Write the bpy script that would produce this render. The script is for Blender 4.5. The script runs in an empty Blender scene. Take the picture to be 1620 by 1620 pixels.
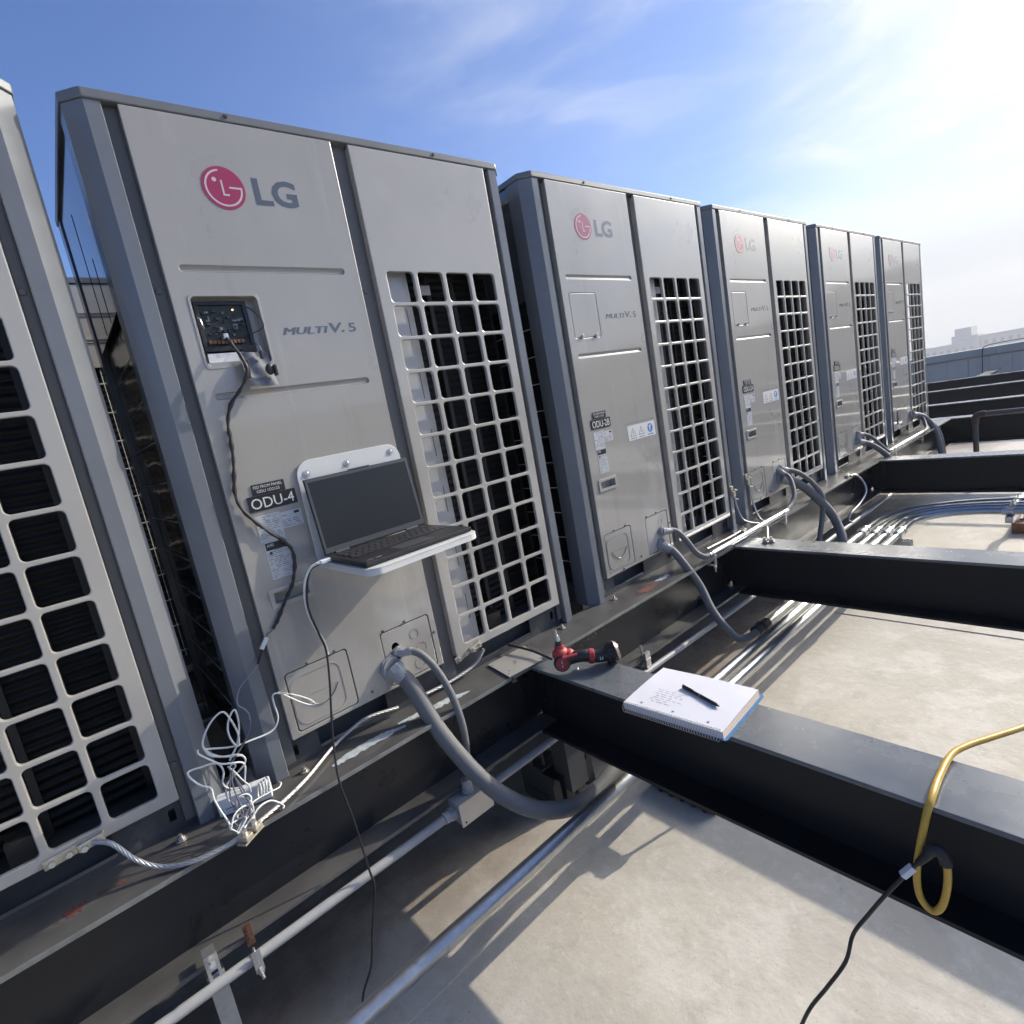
import bpy, bmesh, math, random
from mathutils import Vector, Matrix

scene = bpy.context.scene
COL = scene.collection
random.seed(7)

# ------------------------------------------------------------ camera
cam_d = bpy.data.cameras.new("camera")
cam = bpy.data.objects.new("camera", cam_d)
COL.objects.link(cam)
scene.camera = cam
cam_d.sensor_width = 36.0
cam_d.lens = 862.26 / 1620 * 36.0
cam_d.shift_x = 0.0083
cam_d.shift_y = -0.0018
cam_d.clip_start = 0.02
cam_d.clip_end = 5000
CR = Matrix(((0.7497315, 0.2481609, -0.6134483), (-0.6358878, 0.0135813, -0.7716621), (-0.1831649, 0.9686236, 0.1679848)))
cam.matrix_world = Matrix.Translation((-0.22251, -1.49434, 0.83859)) @ CR.to_4x4()
scene.render.resolution_x = 1024
scene.render.resolution_y = 1024

# ------------------------------------------------------------ sun, sky, exposure
SUN_DIR = Vector((1.0, -0.25, 0.55)).normalized()      # towards the sun
EL = math.asin(SUN_DIR.z)
sd = bpy.data.lights.new("sun", 'SUN')
sd.energy = 4.1
sd.angle = math.radians(0.53)
sd.color = (1.0, 0.91, 0.78)
sun = bpy.data.objects.new("sun", sd)
COL.objects.link(sun)
sun.rotation_euler = (-SUN_DIR).to_track_quat('-Z', 'Y').to_euler()
sun.location = (6, -2, 8)

world = bpy.data.worlds.new("World")
scene.world = world
world.use_nodes = True
wn = world.node_tree; wn.nodes.clear(); L = wn.links
def N(t, tree=wn, **kw):
    n = tree.nodes.new(t)
    for k, v in kw.items():
        setattr(n, k, v)
    return n
out = N('ShaderNodeOutputWorld'); bg = N('ShaderNodeBackground')
bg.inputs[1].default_value = 0.13
sky = N('ShaderNodeTexSky', sky_type='NISHITA', sun_disc=False)
sky.sun_elevation = EL
sky.sun_rotation = math.atan2(SUN_DIR.x, SUN_DIR.y)
sky.altitude = 60; sky.air_density = 1.0; sky.dust_density = 0.6; sky.ozone_density = 2.2
tc = N('ShaderNodeTexCoord')
def vdot(v, d):
    n = N('ShaderNodeVectorMath', operation='DOT_PRODUCT'); L.new(v, n.inputs[0]); n.inputs[1].default_value = d; return n.outputs['Value']
def ramp(v, a, b, c=0.0, d=1.0):
    n = N('ShaderNodeMapRange', interpolation_type='SMOOTHSTEP'); L.new(v, n.inputs[0])
    n.inputs[1].default_value = a; n.inputs[2].default_value = b; n.inputs[3].default_value = c; n.inputs[4].default_value = d
    return n.outputs[0]
def wm(op, a, b, clamp=False):
    n = N('ShaderNodeMath', operation=op, use_clamp=clamp)
    for i, q in enumerate((a, b)):
        if isinstance(q, (int, float)): n.inputs[i].default_value = q
        else: L.new(q, n.inputs[i])
    return n.outputs[0]
gen = tc.outputs['Generated']
mp = N('ShaderNodeMapping'); L.new(gen, mp.inputs[0])
mp.inputs['Rotation'].default_value = (0.25, 0.5, 0.3); mp.inputs['Scale'].default_value = (1.5, 1.6, 5.0)
n1 = N('ShaderNodeTexNoise'); L.new(mp.outputs[0], n1.inputs['Vector'])
n1.inputs['Scale'].default_value = 1.7; n1.inputs['Detail'].default_value = 7; n1.inputs['Roughness'].default_value = 0.55; n1.inputs['Distortion'].default_value = 0.35
glow_d = Vector((math.cos(math.radians(-4)), math.sin(math.radians(-4)), math.tan(math.radians(13)))).normalized()
g = vdot(gen, tuple(glow_d))
sep = N('ShaderNodeSeparateXYZ'); L.new(gen, sep.inputs[0])
near = ramp(g, 0.86, 0.985)                       # bright bank of cloud around the sun
wisp = ramp(n1.outputs[0], 0.42, 0.68)
thin = wm('ADD', wm('MULTIPLY', wisp, ramp(g, 0.30, 0.90, 0.0, 0.30)), ramp(g, 0.2, 0.95, 0.0, 0.17))
m1 = wm('ADD', near, thin, True)
m1 = wm('MULTIPLY', m1, wm('ADD', wm('MULTIPLY', wisp, 0.45), 0.62), True)
haz = wm('MULTIPLY', ramp(wm('ADD', sep.outputs['Z'], wm('MULTIPLY', wm('SUBTRACT', n1.outputs[0], 0.5), 0.16)), 0.29, 0.10, 0.0, 1.0), ramp(g, 0.74, 0.94, 0.22, 1.0))
msk = wm('MAXIMUM', m1, haz)
cc = N('ShaderNodeMix', data_type='RGBA')         # cloud colour: white near the sun, greyer at the horizon
L.new(ramp(sep.outputs['Z'], 0.04, 0.2), cc.inputs['Factor'])
cc.inputs['A'].default_value = (3.3, 3.5, 3.75, 1); cc.inputs['B'].default_value = (6.6, 6.9, 7.2, 1)
tint = N('ShaderNodeMix', data_type='RGBA', blend_type='MULTIPLY'); tint.inputs['Factor'].default_value = 1.0
L.new(sky.outputs[0], tint.inputs['A']); tint.inputs['B'].default_value = (0.60, 0.82, 1.25, 1)
mx = N('ShaderNodeMix', data_type='RGBA')
L.new(msk, mx.inputs['Factor']); L.new(tint.outputs['Result'], mx.inputs['A']); L.new(cc.outputs['Result'], mx.inputs['B'])
# the veiled, very bright patch of thin cloud right around the hidden sun
gs = vdot(gen, tuple(SUN_DIR))
boost = wm('POWER', ramp(gs, 0.91, 1.0, 0.0, 1.0), 2.0)
bc = N('ShaderNodeMix', data_type='RGBA', blend_type='ADD'); L.new(boost, bc.inputs['Factor'])
L.new(mx.outputs['Result'], bc.inputs['A']); bc.inputs['B'].default_value = (105, 100, 90, 1)
L.new(bc.outputs['Result'], bg.inputs[0]); L.new(bg.outputs[0], out.inputs[0])

vs = scene.view_settings
vs.view_transform = 'Standard'; vs.look = 'None'; vs.exposure = 0.20; vs.gamma = 1.0; vs.use_curve_mapping = False

# ------------------------------------------------------------ materials
MATS = {}
def mat(name, col, rough=0.5, metal=0.0, spec=0.5, noise=None, bump=None, coat=0.0, emit=None, dirt=None, aniso=None, rvar=0.0):
    """noise=(scale, amount) varies value; dirt=(scale, threshold, colour, amount); bump=(scale, strength)"""
    if name in MATS: return MATS[name]
    m = bpy.data.materials.new(name); m.use_nodes = True
    t = m.node_tree; b = t.nodes['Principled BSDF']
    b.inputs['Base Color'].default_value = (*col, 1); b.inputs['Roughness'].default_value = rough
    b.inputs['Metallic'].default_value = metal; b.inputs['Specular IOR Level'].default_value = spec
    if coat: b.inputs['Coat Weight'].default_value = coat; b.inputs['Coat Roughness'].default_value = 0.055; b.inputs['Coat IOR'].default_value = 1.65
    if emit: b.inputs['Emission Color'].default_value = (*emit[0], 1); b.inputs['Emission Strength'].default_value = emit[1]
    co = t.nodes.new('ShaderNodeTexCoord'); cur = None
    src = co.outputs['Object']
    if noise or rvar:
        nz = t.nodes.new('ShaderNodeTexNoise'); t.links.new(src, nz.inputs['Vector'])
        nz.inputs['Scale'].default_value = noise[0] if noise else 6; nz.inputs['Detail'].default_value = 8; nz.inputs['Roughness'].default_value = 0.62
        if noise:
            mr = t.nodes.new('ShaderNodeMapRange'); t.links.new(nz.outputs[0], mr.inputs[0])
            mr.inputs[1].default_value = 0.3; mr.inputs[2].default_value = 0.7
            mr.inputs[3].default_value = 1 - noise[1]; mr.inputs[4].default_value = 1 + noise[1]
            hs = t.nodes.new('ShaderNodeHueSaturation'); hs.inputs['Color'].default_value = (*col, 1)
            t.links.new(mr.outputs[0], hs.inputs['Value']); cur = hs.outputs[0]
        if rvar:
            mr2 = t.nodes.new('ShaderNodeMapRange'); t.links.new(nz.outputs[0], mr2.inputs[0])
            mr2.inputs[1].default_value = 0.3; mr2.inputs[2].default_value = 0.7
            mr2.inputs[3].default_value = max(0.03, rough - rvar); mr2.inputs[4].default_value = rough + rvar
            t.links.new(mr2.outputs[0], b.inputs['Roughness'])
    if dirt:
        for (sc, th, dc, am, stretch) in (dirt if isinstance(dirt, list) else [dirt]):
            mp_ = t.nodes.new('ShaderNodeMapping'); t.links.new(src, mp_.inputs[0]); mp_.inputs['Scale'].default_value = stretch
            nd = t.nodes.new('ShaderNodeTexNoise'); t.links.new(mp_.outputs[0], nd.inputs['Vector'])
            nd.inputs['Scale'].default_value = sc; nd.inputs['Detail'].default_value = 9; nd.inputs['Roughness'].default_value = 0.6
            md = t.nodes.new('ShaderNodeMapRange'); t.links.new(nd.outputs[0], md.inputs[0])
            md.inputs[1].default_value = th; md.inputs[2].default_value = th + 0.12; md.inputs[3].default_value = 0; md.inputs[4].default_value = am
            mi = t.nodes.new('ShaderNodeMix'); mi.data_type = 'RGBA'
            t.links.new(md.outputs[0], mi.inputs['Factor'])
            if cur is None: mi.inputs['A'].default_value = (*col, 1)
            else: t.links.new(cur, mi.inputs['A'])
            mi.inputs['B'].default_value = (*dc, 1); cur = mi.outputs['Result']
    if cur is not None: t.links.new(cur, b.inputs['Base Color'])
    if bump:
        nb = t.nodes.new('ShaderNodeTexNoise'); nb.inputs['Scale'].default_value = bump[0]; nb.inputs['Detail'].default_value = 6
        t.links.new(src, nb.inputs['Vector'])
        bp = t.nodes.new('ShaderNodeBump'); bp.inputs['Strength'].default_value = bump[1]; bp.inputs['Distance'].default_value = bump[2] if len(bump) > 2 else 0.01
        t.links.new(nb.outputs[0], bp.inputs['Height']); t.links.new(bp.outputs[0], b.inputs['Normal'])
    MATS[name] = m
    return m

ONE = (1, 1, 1)
M_panel = mat('panel_paint', (0.32, 0.303, 0.270), 0.30, noise=(3.0, 0.05), rvar=0.04, coat=0.85, spec=0.3,
              dirt=[(3.5, 0.56, (0.46, 0.445, 0.41), 0.4, (1, 1, 0.35)), (14, 0.58, (0.25, 0.23, 0.20), 0.45, (1, 1, 0.10)), (26, 0.60, (0.42, 0.41, 0.38), 0.4, (1, 1, 0.06)), (60, 0.66, (0.2, 0.19, 0.18), 0.5, ONE), (7, 0.68, (0.52, 0.51, 0.49), 0.5, (2.2, 1, 0.5))])
M_louver = mat('louver_paint', (0.365, 0.345, 0.308), 0.30, noise=(3.0, 0.05), rvar=0.04, coat=0.85, spec=0.3, dirt=[(5, 0.6, (0.5, 0.49, 0.47), 0.25, (1, 1, 0.35))])
M_post = mat('post_paint', (0.155, 0.165, 0.178), 0.20, noise=(5, 0.06), rvar=0.05, dirt=[(5, 0.58, (0.26, 0.26, 0.26), 0.35, (1, 1, 0.3))])
M_recess = mat('recess_paint', (0.12, 0.118, 0.112), 0.45, noise=(5, 0.06))
M_cap = mat('cap_paint', (0.15, 0.158, 0.16), 0.35, noise=(9, 0.08))
M_side = mat('side_sheet', (0.16, 0.17, 0.18), 0.07, metal=0.55, bump=(1.3, 0.05, 0.004))
M_base = mat('base_paint', (0.05, 0.052, 0.055), 0.5, noise=(12, 0.2), dirt=[(8, 0.6, (0.16, 0.15, 0.14), 0.5, ONE)])
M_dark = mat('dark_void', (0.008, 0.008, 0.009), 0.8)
M_coil = None
M_guard = mat('guard_wire', (0.55, 0.54, 0.5), 0.4)
M_inner = mat('inner_sheet', (0.44, 0.43, 0.41), 0.4, metal=0.2, noise=(6, 0.1))
M_edge = mat('pale_flange_edge', (0.17, 0.175, 0.165), 0.45, noise=(20, 0.3), dirt=[(14, 0.62, (0.06, 0.055, 0.05), 0.7, (0.3, 1, 1))])  # paler grey for the front edge of the rail top flanges
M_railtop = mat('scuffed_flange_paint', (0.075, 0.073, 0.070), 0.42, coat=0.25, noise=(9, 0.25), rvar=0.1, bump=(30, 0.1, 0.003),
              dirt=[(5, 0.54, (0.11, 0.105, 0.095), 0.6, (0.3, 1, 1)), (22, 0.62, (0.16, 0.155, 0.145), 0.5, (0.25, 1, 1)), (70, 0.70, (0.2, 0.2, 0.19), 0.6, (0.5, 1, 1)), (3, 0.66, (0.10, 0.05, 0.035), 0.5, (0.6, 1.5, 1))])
M_steel = mat('painted_beam', (0.016, 0.017, 0.019), 0.30, spec=0.4, noise=(7, 0.15), rvar=0.05, bump=(35, 0.02, 0.002),
              dirt=[(4, 0.58, (0.035, 0.035, 0.034), 0.3, (0.35, 1, 1)), (55, 0.70, (0.13, 0.13, 0.13), 0.5, (0.5, 1, 1))])
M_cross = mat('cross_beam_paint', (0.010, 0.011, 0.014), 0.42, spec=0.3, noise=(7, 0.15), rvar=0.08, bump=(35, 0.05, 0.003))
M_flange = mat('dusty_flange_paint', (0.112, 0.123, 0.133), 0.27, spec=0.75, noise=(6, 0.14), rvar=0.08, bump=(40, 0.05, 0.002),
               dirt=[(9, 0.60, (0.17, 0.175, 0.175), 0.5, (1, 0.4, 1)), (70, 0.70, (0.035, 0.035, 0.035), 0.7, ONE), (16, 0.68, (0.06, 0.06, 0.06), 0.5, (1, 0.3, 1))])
M_galv = mat('galvanised_steel', (0.55, 0.57, 0.58), 0.33, metal=0.92, noise=(60, 0.10), rvar=0.03)
M_galvd = mat('galvanised_pipe', (0.42, 0.43, 0.43), 0.30, metal=0.9, noise=(60, 0.10), rvar=0.03)
M_zinc = mat('zinc_hardware', (0.6, 0.6, 0.58), 0.35, metal=0.85, noise=(60, 0.15))
M_brass = mat('tinned_bronze', (0.55, 0.50, 0.40), 0.42, metal=0.7, noise=(60, 0.2))
M_emt = mat('grey_painted_conduit', (0.33, 0.33, 0.325), 0.45, noise=(20, 0.08), bump=(120, 0.1, 0.001))
M_flex = mat('grey_flexible_conduit', (0.155, 0.155, 0.152), 0.62, spec=0.35, noise=(14, 0.08), dirt=[(14, 0.62, (0.30, 0.29, 0.27), 0.5, ONE)])
M_white = mat('white_powder_coat', (0.62, 0.62, 0.59), 0.4, noise=(12, 0.03))
M_wcable = mat('white_cable', (0.66, 0.66, 0.62), 0.45)
M_plast = mat('white_plastic', (0.68, 0.69, 0.69), 0.4, noise=(20, 0.03))
M_black = mat('black_plastic', (0.016, 0.016, 0.017), 0.45, noise=(30, 0.2))
M_rubber = mat('black_rubber', (0.02, 0.02, 0.022), 0.6)
M_screen = mat('laptop_screen', (0.016, 0.017, 0.018), 0.30, noise=(4, 0.06), spec=0.35)
M_bezel = mat('laptop_bezel', (0.06, 0.062, 0.065), 0.35)
M_lap = mat('laptop_body', (0.018, 0.018, 0.019), 0.42, noise=(30, 0.1))
M_keys = mat('laptop_keys', (0.03, 0.03, 0.031), 0.4)
M_red = mat('red_plastic', (0.36, 0.030, 0.03), 0.5, noise=(30, 0.12))
M_dred = mat('dark_red_plastic', (0.22, 0.015, 0.03), 0.4)
M_logo = mat('logo_red', (0.30, 0.008, 0.040), 0.25, coat=0.9)
M_ltext = mat('lettering_grey', (0.075, 0.08, 0.085), 0.25, coat=0.9)
M_lwhite = mat('logo_light', (0.55, 0.45, 0.45), 0.25, coat=0.9)
M_plate = mat('engraved_plate_black', (0.012, 0.012, 0.013), 0.35)
M_engr = mat('engraved_letters', (0.62, 0.62, 0.60), 0.5)
M_label = mat('label_paper', (0.46, 0.47, 0.48), 0.45, noise=(40, 0.05))
M_lprint = mat('label_print', (0.16, 0.16, 0.17), 0.5)
M_labw = mat('warning_label', (0.60, 0.60, 0.58), 0.4)
M_blue = mat('label_blue', (0.03, 0.16, 0.45), 0.4)
M_paper = mat('paper', (0.66, 0.66, 0.70), 0.7, noise=(9, 0.03))
M_pagee = mat('page_edges', (0.60, 0.50, 0.42), 0.8, noise=(300, 0.12))
M_cover = mat('blue_cover', (0.045, 0.17, 0.36), 0.4)
M_ink = mat('pen_ink', (0.16, 0.16, 0.20), 0.7)
M_yellow = mat('yellow_cord', (0.58, 0.36, 0.055), 0.42, noise=(25, 0.12), bump=(80, 0.2, 0.002))
M_wood = mat('weathered_wood', (0.22, 0.10, 0.06), 0.75, noise=(25, 0.3))
M_elbow = mat('brown_primed_elbow', (0.07, 0.042, 0.036), 0.6, noise=(30, 0.2))
M_rust = mat('rusty_steel', (0.085, 0.035, 0.02), 0.8, noise=(60, 0.4))
M_primer = mat('red_primer', (0.13, 0.045, 0.033), 0.7, noise=(40, 0.2))
M_overspray = mat('white_overspray', (0.42, 0.46, 0.47), 0.6, noise=(60, 0.3))
M_bag = mat('antistatic_film', (0.13, 0.135, 0.15), 0.5, noise=(30, 0.25), bump=(30, 0.3, 0.004))
M_pcb = mat('circuit_board', (0.006, 0.014, 0.012), 0.45, noise=(60, 0.4))
M_comp = mat('board_parts', (0.022, 0.021, 0.02), 0.5)
M_term = mat('terminal_copper', (0.20, 0.09, 0.05), 0.5)
M_led = mat('status_led', (1, 0.45, 0.1), 0.4, emit=((1.0, 0.55, 0.2), 6.0))
M_pen = mat('pen_barrel', (0.012, 0.012, 0.012), 0.3)
M_brassb = mat('gold_band', (0.6, 0.42, 0.12), 0.3, metal=0.9)
M_plateal = mat('bare_aluminium_plate', (0.52, 0.50, 0.46), 0.42, metal=0.55, noise=(9, 0.08), dirt=[(12, 0.6, (0.36, 0.33, 0.29), 0.4, (1, 0.3, 1))])
M_parapet = mat('parapet_sheet', (0.58, 0.49, 0.40), 0.55, noise=(1.2, 0.07))
M_pcap = mat('parapet_cap', (0.45, 0.41, 0.36), 0.4, metal=0.2, noise=(3, 0.05))
M_bldg = mat('pale_concrete', (0.36, 0.36, 0.37), 0.8, noise=(0.05, 0.05))
M_hill = mat('hill_scrub', (0.02, 0.024, 0.02), 0.9, noise=(0.01, 0.2))
M_city = mat('distant_ground', (0.16, 0.16, 0.15), 0.9, noise=(0.01, 0.3))
M_silver = mat('silver_braid', (0.50, 0.50, 0.48), 0.45, metal=0.85)

# coil: horizontal tubes/fins seen behind the openings
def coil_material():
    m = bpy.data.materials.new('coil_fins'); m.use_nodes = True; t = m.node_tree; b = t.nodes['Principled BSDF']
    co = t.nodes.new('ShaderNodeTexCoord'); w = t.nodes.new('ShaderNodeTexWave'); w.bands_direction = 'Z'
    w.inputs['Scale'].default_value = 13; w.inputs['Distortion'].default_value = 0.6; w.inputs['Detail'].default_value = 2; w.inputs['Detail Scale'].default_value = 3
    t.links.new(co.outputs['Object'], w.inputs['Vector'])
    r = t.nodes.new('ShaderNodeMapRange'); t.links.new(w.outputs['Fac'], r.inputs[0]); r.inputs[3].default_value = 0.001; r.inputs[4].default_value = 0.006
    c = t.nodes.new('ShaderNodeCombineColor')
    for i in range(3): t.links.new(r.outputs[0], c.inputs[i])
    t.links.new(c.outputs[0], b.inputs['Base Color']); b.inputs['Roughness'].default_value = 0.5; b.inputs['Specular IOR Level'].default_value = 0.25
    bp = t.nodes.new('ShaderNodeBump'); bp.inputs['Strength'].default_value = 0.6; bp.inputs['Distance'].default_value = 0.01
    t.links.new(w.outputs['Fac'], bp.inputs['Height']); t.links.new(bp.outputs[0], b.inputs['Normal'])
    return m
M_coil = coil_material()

# roof membrane: pale, mottled with dried silt, fine scratches and seams
def roof_material():
    m = bpy.data.materials.new('roof_membrane'); m.use_nodes = True; t = m.node_tree; b = t.nodes['Principled BSDF']; lk = t.links.new
    co = t.nodes.new('ShaderNodeTexCoord').outputs['Object']
    def noise(sc, det=8, ro=0.6, dis=0.0, st=None):
        n = t.nodes.new('ShaderNodeTexNoise'); v = co
        if st:
            mpp = t.nodes.new('ShaderNodeMapping'); lk(co, mpp.inputs[0]); mpp.inputs['Scale'].default_value = st; v = mpp.outputs[0]
        lk(v, n.inputs['Vector']); n.inputs['Scale'].default_value = sc; n.inputs['Detail'].default_value = det; n.inputs['Roughness'].default_value = ro; n.inputs['Distortion'].default_value = dis
        return n.outputs[0]
    def mr(v, a, b_, c=0, d=1):
        n = t.nodes.new('ShaderNodeMapRange'); lk(v, n.inputs[0])
        for i, q in enumerate((a, b_, c, d)): n.inputs[i + 1].default_value = q
        return n.outputs[0]
    def mix(f, a, b_):
        n = t.nodes.new('ShaderNodeMix'); n.data_type = 'RGBA'; lk(f, n.inputs['Factor'])
        if isinstance(a, tuple): n.inputs['A'].default_value = (*a, 1)
        else: lk(a, n.inputs['A'])
        n.inputs['B'].default_value = (*b_, 1); return n.outputs['Result']
    c = mix(mr(noise(1.6, 6), 0.35, 0.68), (0.55, 0.515, 0.44), (0.47, 0.435, 0.365))
    c = mix(mr(noise(4.2, 9, 0.68, 0.3), 0.47, 0.60, 0, 0.65), c, (0.64, 0.605, 0.54))
    c = mix(mr(noise(7, 10, 0.74, 0.5), 0.54, 0.68, 0, 0.5), c, (0.36, 0.335, 0.29))
    c = mix(mr(noise(30, 8, 0.7, 0.4), 0.54, 0.66, 0, 0.28), c, (0.74, 0.72, 0.67))
    c = mix(mr(noise(3.1, 9, 0.6, 0.5, (4, 0.6, 1)), 0.62, 0.70, 0, 0.4), c, (0.39, 0.37, 0.33))
    c = mix(mr(noise(110, 3, 0.5), 0.70, 0.74, 0, 0.5), c, (0.16, 0.15, 0.13))
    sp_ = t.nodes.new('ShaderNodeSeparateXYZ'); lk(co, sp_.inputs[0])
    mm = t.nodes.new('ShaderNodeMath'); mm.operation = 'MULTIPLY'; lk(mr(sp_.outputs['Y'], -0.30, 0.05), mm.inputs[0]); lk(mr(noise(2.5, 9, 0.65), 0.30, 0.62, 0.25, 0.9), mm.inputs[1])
    c = mix(mm.outputs[0], c, (0.17, 0.125, 0.095))  # dirty brown toward the rail, mostly the rail's shade painted into the colour
    lk(c, b.inputs['Base Color']); b.inputs['Roughness'].default_value = 0.62; b.inputs['Specular IOR Level'].default_value = 0.35
    bp = t.nodes.new('ShaderNodeBump'); bp.inputs['Strength'].default_value = 0.35; bp.inputs['Distance'].default_value = 0.01
    lk(noise(14, 9, 0.65), bp.inputs['Height']); lk(bp.outputs[0], b.inputs['Normal'])
    return m
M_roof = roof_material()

# ------------------------------------------------------------ helpers
class MB:
    """collects shapes for ONE mesh object"""
    def __init__(s): s.v = []; s.f = []; s.mi = []
    def add(s, vs_, fs, mi=0):
        o = len(s.v); s.v += [tuple(p) for p in vs_]
        for f in fs: s.f.append([i + o for i in f]); s.mi.append(mi)
        return s
    def box(s, x0, x1, y0, y1, z0, z1, mi=0, bev=0.0, xf=None):
        bm = bmesh.new(); bmesh.ops.create_cube(bm, size=1)
        for v in bm.verts:
            v.co = Vector(((x0 + x1) / 2 + v.co.x * (x1 - x0), (y0 + y1) / 2 + v.co.y * (y1 - y0), (z0 + z1) / 2 + v.co.z * (z1 - z0)))
        if bev: bmesh.ops.bevel(bm, geom=bm.edges[:], offset=bev, segments=2, profile=0.5, affect='EDGES')
        s.bm(bm, mi, xf); return s
    def bm(s, bm, mi=0, xf=None):
        bm.verts.ensure_lookup_table(); bm.verts.index_update()
        s.add([(xf @ v.co if xf else v.co) for v in bm.verts], [[v.index for v in f.verts] for f in bm.faces], mi); bm.free()
    def cyl(s, a, b, r0, r1=None, n=20, mi=0, cap=True, bev=0.0):
        a = Vector(a); b = Vector(b); r1 = r0 if r1 is None else r1
        d = (b - a).normalized(); u = d.orthogonal().normalized(); w = d.cross(u); rings = []
        prof = [(a, r0), (b, r1)]
        if bev: prof = [(a, r0 - bev), (a + d * bev, r0), (b - d * bev, r1), (b, r1 - bev)]
        vs_ = []
        for p, r in prof: vs_ += [p + (u * math.cos(2 * math.pi * k / n) + w * math.sin(2 * math.pi * k / n)) * r for k in range(n)]
        fs = []
        for j in range(len(prof) - 1):
            for k in range(n): fs.append((j * n + k, j * n + (k + 1) % n, (j + 1) * n + (k + 1) % n, (j + 1) * n + k))
        if cap: fs.append(tuple(reversed(range(n)))); fs.append(tuple((len(prof) - 1) * n + k for k in range(n)))
        return s.add(vs_, fs, mi)
    def prism(s, pts, z0, z1, mi=0, axis='z', cap=True):
        n = len(pts)
        def P(p, z): return (p[0], p[1], z) if axis == 'z' else ((z, p[0], p[1]) if axis == 'x' else (p[0], z, p[1]))
        vs_ = [P(p, z0) for p in pts] + [P(p, z1) for p in pts]
        fs = [(k, (k + 1) % n, (k + 1) % n + n, k + n) for k in range(n)]
        if cap: fs += [tuple(reversed(range(n))), tuple(range(n, 2 * n))]
        return s.add(vs_, fs, mi)
    def tube(s, pts, r, n=14, mi=0, seg=6, cap=True, closed=False, rfun=None):
        P = smooth_path(pts, seg) if seg > 1 else [Vector(p) for p in pts]
        T = [(P[min(i + 1, len(P) - 1)] - P[max(i - 1, 0)]).normalized() for i in range(len(P))]
        u = T[0].orthogonal().normalized(); vs_ = []
        for i, p in enumerate(P):
            u = (u - T[i] * u.dot(T[i])).normalized(); w = T[i].cross(u)
            rr = r if rfun is None else rfun(i / (len(P) - 1), i)
            vs_ += [p + (u * math.cos(2 * math.pi * k / n) + w * math.sin(2 * math.pi * k / n)) * rr for k in range(n)]
        fs = [(i * n + k, i * n + (k + 1) % n, (i + 1) * n + (k + 1) % n, (i + 1) * n + k) for i in range(len(P) - 1) for k in range(n)]
        if cap: fs += [tuple(reversed(range(n))), tuple((len(P) - 1) * n + k for k in range(n))]
        return s.add(vs_, fs, mi)
    def sphere(s, c, r, sc=(1, 1, 1), mi=0, n=14):
        bm = bmesh.new(); bmesh.ops.create_uvsphere(bm, u_segments=n, v_segments=n // 2 + 2, radius=r)
        for v in bm.verts: v.co = Vector((v.co.x * sc[0], v.co.y * sc[1], v.co.z * sc[2])) + Vector(c)
        s.bm(bm, mi); return s
    def cut(s):
        s.cuts = getattr(s, 'cuts', [(0, 0)]); s.cuts.append((len(s.v), len(s.f))); return s
    def split(s, name, mats, parent, origin=(0, 0, 0), sharp=35):
        for (v0, f0), (v1, f1) in zip(s.cuts, s.cuts[1:]):
            if v1 == v0: continue
            m = MB(); m.v = s.v[v0:v1]; m.f = [[i - v0 for i in f] for f in s.f[f0:f1]]; m.mi = s.mi[f0:f1]
            m.build(name, mats, parent, origin, sharp)
    def build(s, name, mats, parent=None, origin=(0, 0, 0), sharp=35):
        me = bpy.data.meshes.new(name); o = Vector(origin)
        me.from_pydata([Vector(v) - o for v in s.v], [], s.f)
        for m in (mats if isinstance(mats, (list, tuple)) else [mats]): me.materials.append(m)
        me.polygons.foreach_set('material_index', s.mi)
        bm = bmesh.new(); bm.from_mesh(me); bmesh.ops.recalc_face_normals(bm, faces=bm.faces); bm.to_mesh(me); bm.free()
        me.shade_smooth(); me.set_sharp_from_angle(angle=math.radians(sharp))
        ob = bpy.data.objects.new(name, me); COL.objects.link(ob)
        if len(s.f) > 6 and sharp < 60:
            wn_ = ob.modifiers.new('weighted_normals', 'WEIGHTED_NORMAL'); wn_.keep_sharp = True
        if parent: ob.parent = parent
        else: ob.location = origin
        return ob

def smooth_path(pts, seg=6):
    P = [Vector(p) for p in pts]; out_ = []
    Q = [P[0] * 2 - P[1]] + P + [P[-1] * 2 - P[-2]]
    for i in range(1, len(Q) - 2):
        a, b, c, d = Q[i - 1], Q[i], Q[i + 1], Q[i + 2]
        for k in range(seg):
            t = k / seg
            out_.append(0.5 * ((2 * b) + (c - a) * t + (2 * a - 5 * b + 4 * c - d) * t * t + (3 * b - a - 3 * c + d) * t ** 3))
    out_.append(P[-1]); return out_

def tag(o, label=None, cat=None, group=None, kind=None):
    if label: o['label'] = label
    if cat: o['category'] = cat
    if group: o['group'] = group
    if kind: o['kind'] = kind
    return o
def thing(name, loc, label, cat, group=None):
    o = bpy.data.objects.new(name, None); COL.objects.link(o); o.location = loc; o.empty_display_size = 0.1
    return tag(o, label, cat, group)

def rrect(x0, x1, z0, z1, r, n=4):
    if r <= 0: return [(x0, z0), (x1, z0), (x1, z1), (x0, z1)]
    p = []
    for cx, cz, a0 in ((x1 - r, z0 + r, -90), (x1 - r, z1 - r, 0), (x0 + r, z1 - r, 90), (x0 + r, z0 + r, 180)):
        for k in range(n + 1):
            a = math.radians(a0 + 90 * k / n); p.append((cx + r * math.cos(a), cz + r * math.sin(a)))
    return p
def circ(cx, cz, r, n=28): return [(cx + r * math.cos(2 * math.pi * k / n), cz + r * math.sin(2 * math.pi * k / n)) for k in range(n)]

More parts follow.
